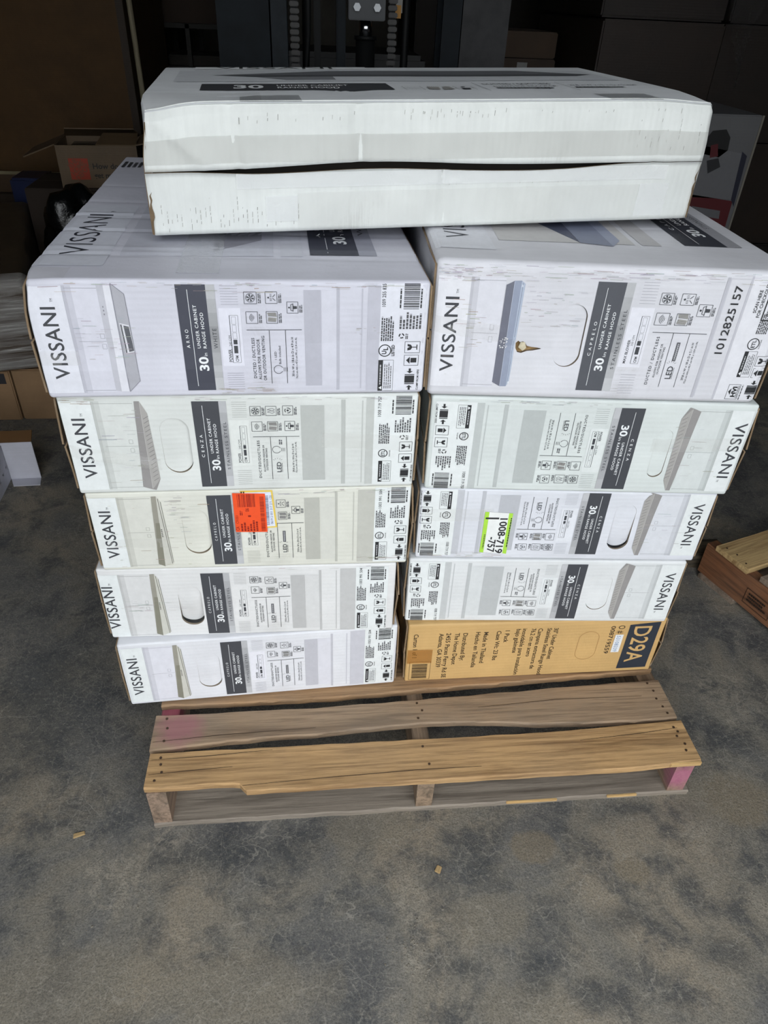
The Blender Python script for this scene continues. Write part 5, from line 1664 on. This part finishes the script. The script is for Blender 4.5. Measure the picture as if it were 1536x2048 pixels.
# appliance carton
ap = empty('appliance_carton', (1.335, 1.60, 0), 0.0, 'tall white carton with a red and black appliance picture behind the right stack', 'carton')
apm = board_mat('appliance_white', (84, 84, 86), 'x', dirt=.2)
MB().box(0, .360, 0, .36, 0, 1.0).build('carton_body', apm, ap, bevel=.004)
PA = Panel(1.0, .36, lambda tt, s, o: Vector((s * .36, -.0008 - o, (1 - tt) * 1.0)))
K = Ink(PA, 0)
RD, NV = (70, 8, 16), (22, 24, 40)
K.poly([(.045, .58), (.040, .70), (.062, .755), (.098, .765), (.118, .70), (.110, .56), (.080, .52)], (12, 12, 14))
K.quad4([(.085, .50), (.105, .90), (.24, .95), (.235, .56)], (92, 92, 95)); K.quad4([(.100, .90), (.112, .955), (.262, .975), (.24, .93)], NV, 1)
K.poly([(.128, .60), (.120, .70), (.145, .74), (.165, .64)], (30, 30, 34), 1); K.quad4([(.085, .60), (.080, .66), (.115, .69), (.12, .62)], RD, 1)
K.quad4([(.225, .50), (.245, .95), (.325, .955), (.300, .48)], RD); K.quad4([(.262, .58), (.275, .86), (.300, .87), (.288, .60)], (84, 84, 88), 1)
K.build('appliance_picture', ap)
MB().box(.355, .3615, -.002, .004, 0, 1.0).build('corner_edge', plain('pale_corner', (104, 100, 92), .7), ap)
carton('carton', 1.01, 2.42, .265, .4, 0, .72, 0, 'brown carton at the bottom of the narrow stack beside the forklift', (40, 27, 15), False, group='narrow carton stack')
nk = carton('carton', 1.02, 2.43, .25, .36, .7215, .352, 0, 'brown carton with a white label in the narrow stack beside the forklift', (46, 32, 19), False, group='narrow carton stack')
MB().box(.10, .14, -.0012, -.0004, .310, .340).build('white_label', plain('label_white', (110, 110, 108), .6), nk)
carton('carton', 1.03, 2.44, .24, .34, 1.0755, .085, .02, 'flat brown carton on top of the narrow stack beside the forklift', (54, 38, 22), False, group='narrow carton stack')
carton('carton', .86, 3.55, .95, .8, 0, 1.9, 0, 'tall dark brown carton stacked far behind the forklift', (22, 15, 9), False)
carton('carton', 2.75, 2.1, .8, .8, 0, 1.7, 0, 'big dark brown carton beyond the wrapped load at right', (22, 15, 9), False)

# pallet on the floor at the right edge
rp = empty('broken_pallet', (1.352, .618, 0), .335, 'pale wooden pallet lying on the floor at the right edge', 'pallet')
lw = wood_mat('pale_pallet_wood', (196, 166, 116), (160, 124, 78), seed=21, weather=.1)
rw = wood_mat('red_brown_stringer', (128, 84, 54), (88, 56, 36), 'y', seed=22, weather=.15)
gw = wood_mat('grey_pallet_wood', (142, 124, 108), (108, 92, 78), seed=23, weather=.5)
plank(rp, 'deck_board', 0.0, 1.0, lambda x: -.105, lambda x: 0.0, .108, .124, lw, 31, 24)
plank(rp, 'deck_board', 0.01, 1.0, lambda x: -.235, lambda x: -.135, .108, .124, gw, 32, 24)
plank(rp, 'deck_board', 0.01, 1.0, lambda x: -.375, lambda x: -.265, .108, .124, lw, 33, 24)
plank(rp, 'stringer', -.60, .03, lambda x: .004, lambda x: .040, .014, .1075, rw, 34, 20, .001, 'y', .0003)
plank(rp, 'stringer', -.60, .03, lambda x: .48, lambda x: .52, .014, .1075, rw, 35, 20, .001, 'y', .0003)
plank(rp, 'bottom_board', 0.0, 1.0, lambda x: -.10, lambda x: 0.02, .0, .0138, gw, 36, 20)
K = Ink(Panel(.093, .6, lambda tt, s, o: Vector((.0032 - o, -.02 - s * .6, .014 + (1 - tt) * .093))), .0016)
K.frame(.32, .80, .17, .30, .0016, (40, 28, 20), 0); K.fine(.42, .72, .185, .285, 3, (40, 28, 20), 0, 5)
K.build('stamp', rp, 'dark burnt stamp')
for x, y in ((.014, -.02), (.018, -.05), (.012, -.085), (.020, -.16), (.016, -.21)):
    o = first.copy(); COL.objects.link(o); o.parent = rp; o.location = (x, y, .1245)
chunk = wood_mat('rotten_offcut', (84, 74, 58), (54, 46, 36), seed=25, weather=.3)
tag(plank(None, 'wood_offcut', 0, .12, lambda x: 0, lambda x: .07, 0, .045, chunk, 41, 14, .004), 'dark rotten wood offcut behind the pale pallet', 'offcut').location = (1.318, .672, 0)

# small debris on the slab
def chip(name, loc, size, m, rz, label):
    o = MB().box(-size[0], size[0], -size[1], size[1], 0, size[2]).build(name, m, None, bevel=size[2] * .3)
    for i, v in enumerate(o.data.vertices):
        v.co.x += size[0] * .25 * noise.noise(v.co * 90); v.co.y += size[1] * .3 * noise.noise(v.co * 130 + Vector((3, 0, 0)))
    o.location = loc; o.rotation_euler = (0, 0, rz)
    return tag(o, label, 'wood chip')
cm = wood_mat('chip_wood', (186, 158, 112), (150, 118, 76), seed=27, weather=.1)
chip('wood_chip', (-.131, -.003, 0), (.010, .004, .003), cm, .3, 'pale wood chip on the floor left of the pallet')
chip('wood_chip', (.512, -.112, 0), (.006, .005, .003), cm, 1.1, 'small orange wood chip on the floor in front of the pallet')

# crumbled concrete crust and grit: too many bits to count
def grit(name, centres, n, label, seed, c, rmin, rmax):
    r = random.Random(seed)
    V, F = [], []
    for _ in range(n):
        cx, cy, sx, sy = r.choice(centres)
        x, y = r.gauss(cx, sx), r.gauss(cy, sy)
        if y > -.012:
            continue
        s = rmin + (rmax - rmin) * r.random() ** 3
        b = len(V)
        a = r.random() * 6.28
        for k in range(5):
            q = a + k * 1.2566
            V.append((x + s * math.cos(q) * r.uniform(.7, 1.3), y + s * math.sin(q) * r.uniform(.7, 1.3), 0.0))
        V.append((x + s * .2 * r.uniform(-1, 1), y, s * r.uniform(.35, .7)))
        for k in range(5):
            F.append((b + k, b + (k + 1) % 5, b + 5))
    o = mesh_obj(name, V, F, plain(name + '_mat', c, .9, 0, .25, 60))
    return tag(o, label, 'grit', kind='stuff')
grit('concrete_crumbs', [(1.00, -.085, .03, .014), (1.07, -.10, .015, .02), (1.07, -.22, .02, .04), (.455, -.15, .025, .05), (-.05, -.10, .05, .04), (.45, -.25, .02, .04)] , 900, 'crumbled pale concrete crust scattered in front of the pallet', 5, (118, 112, 101), .0005, .0024)
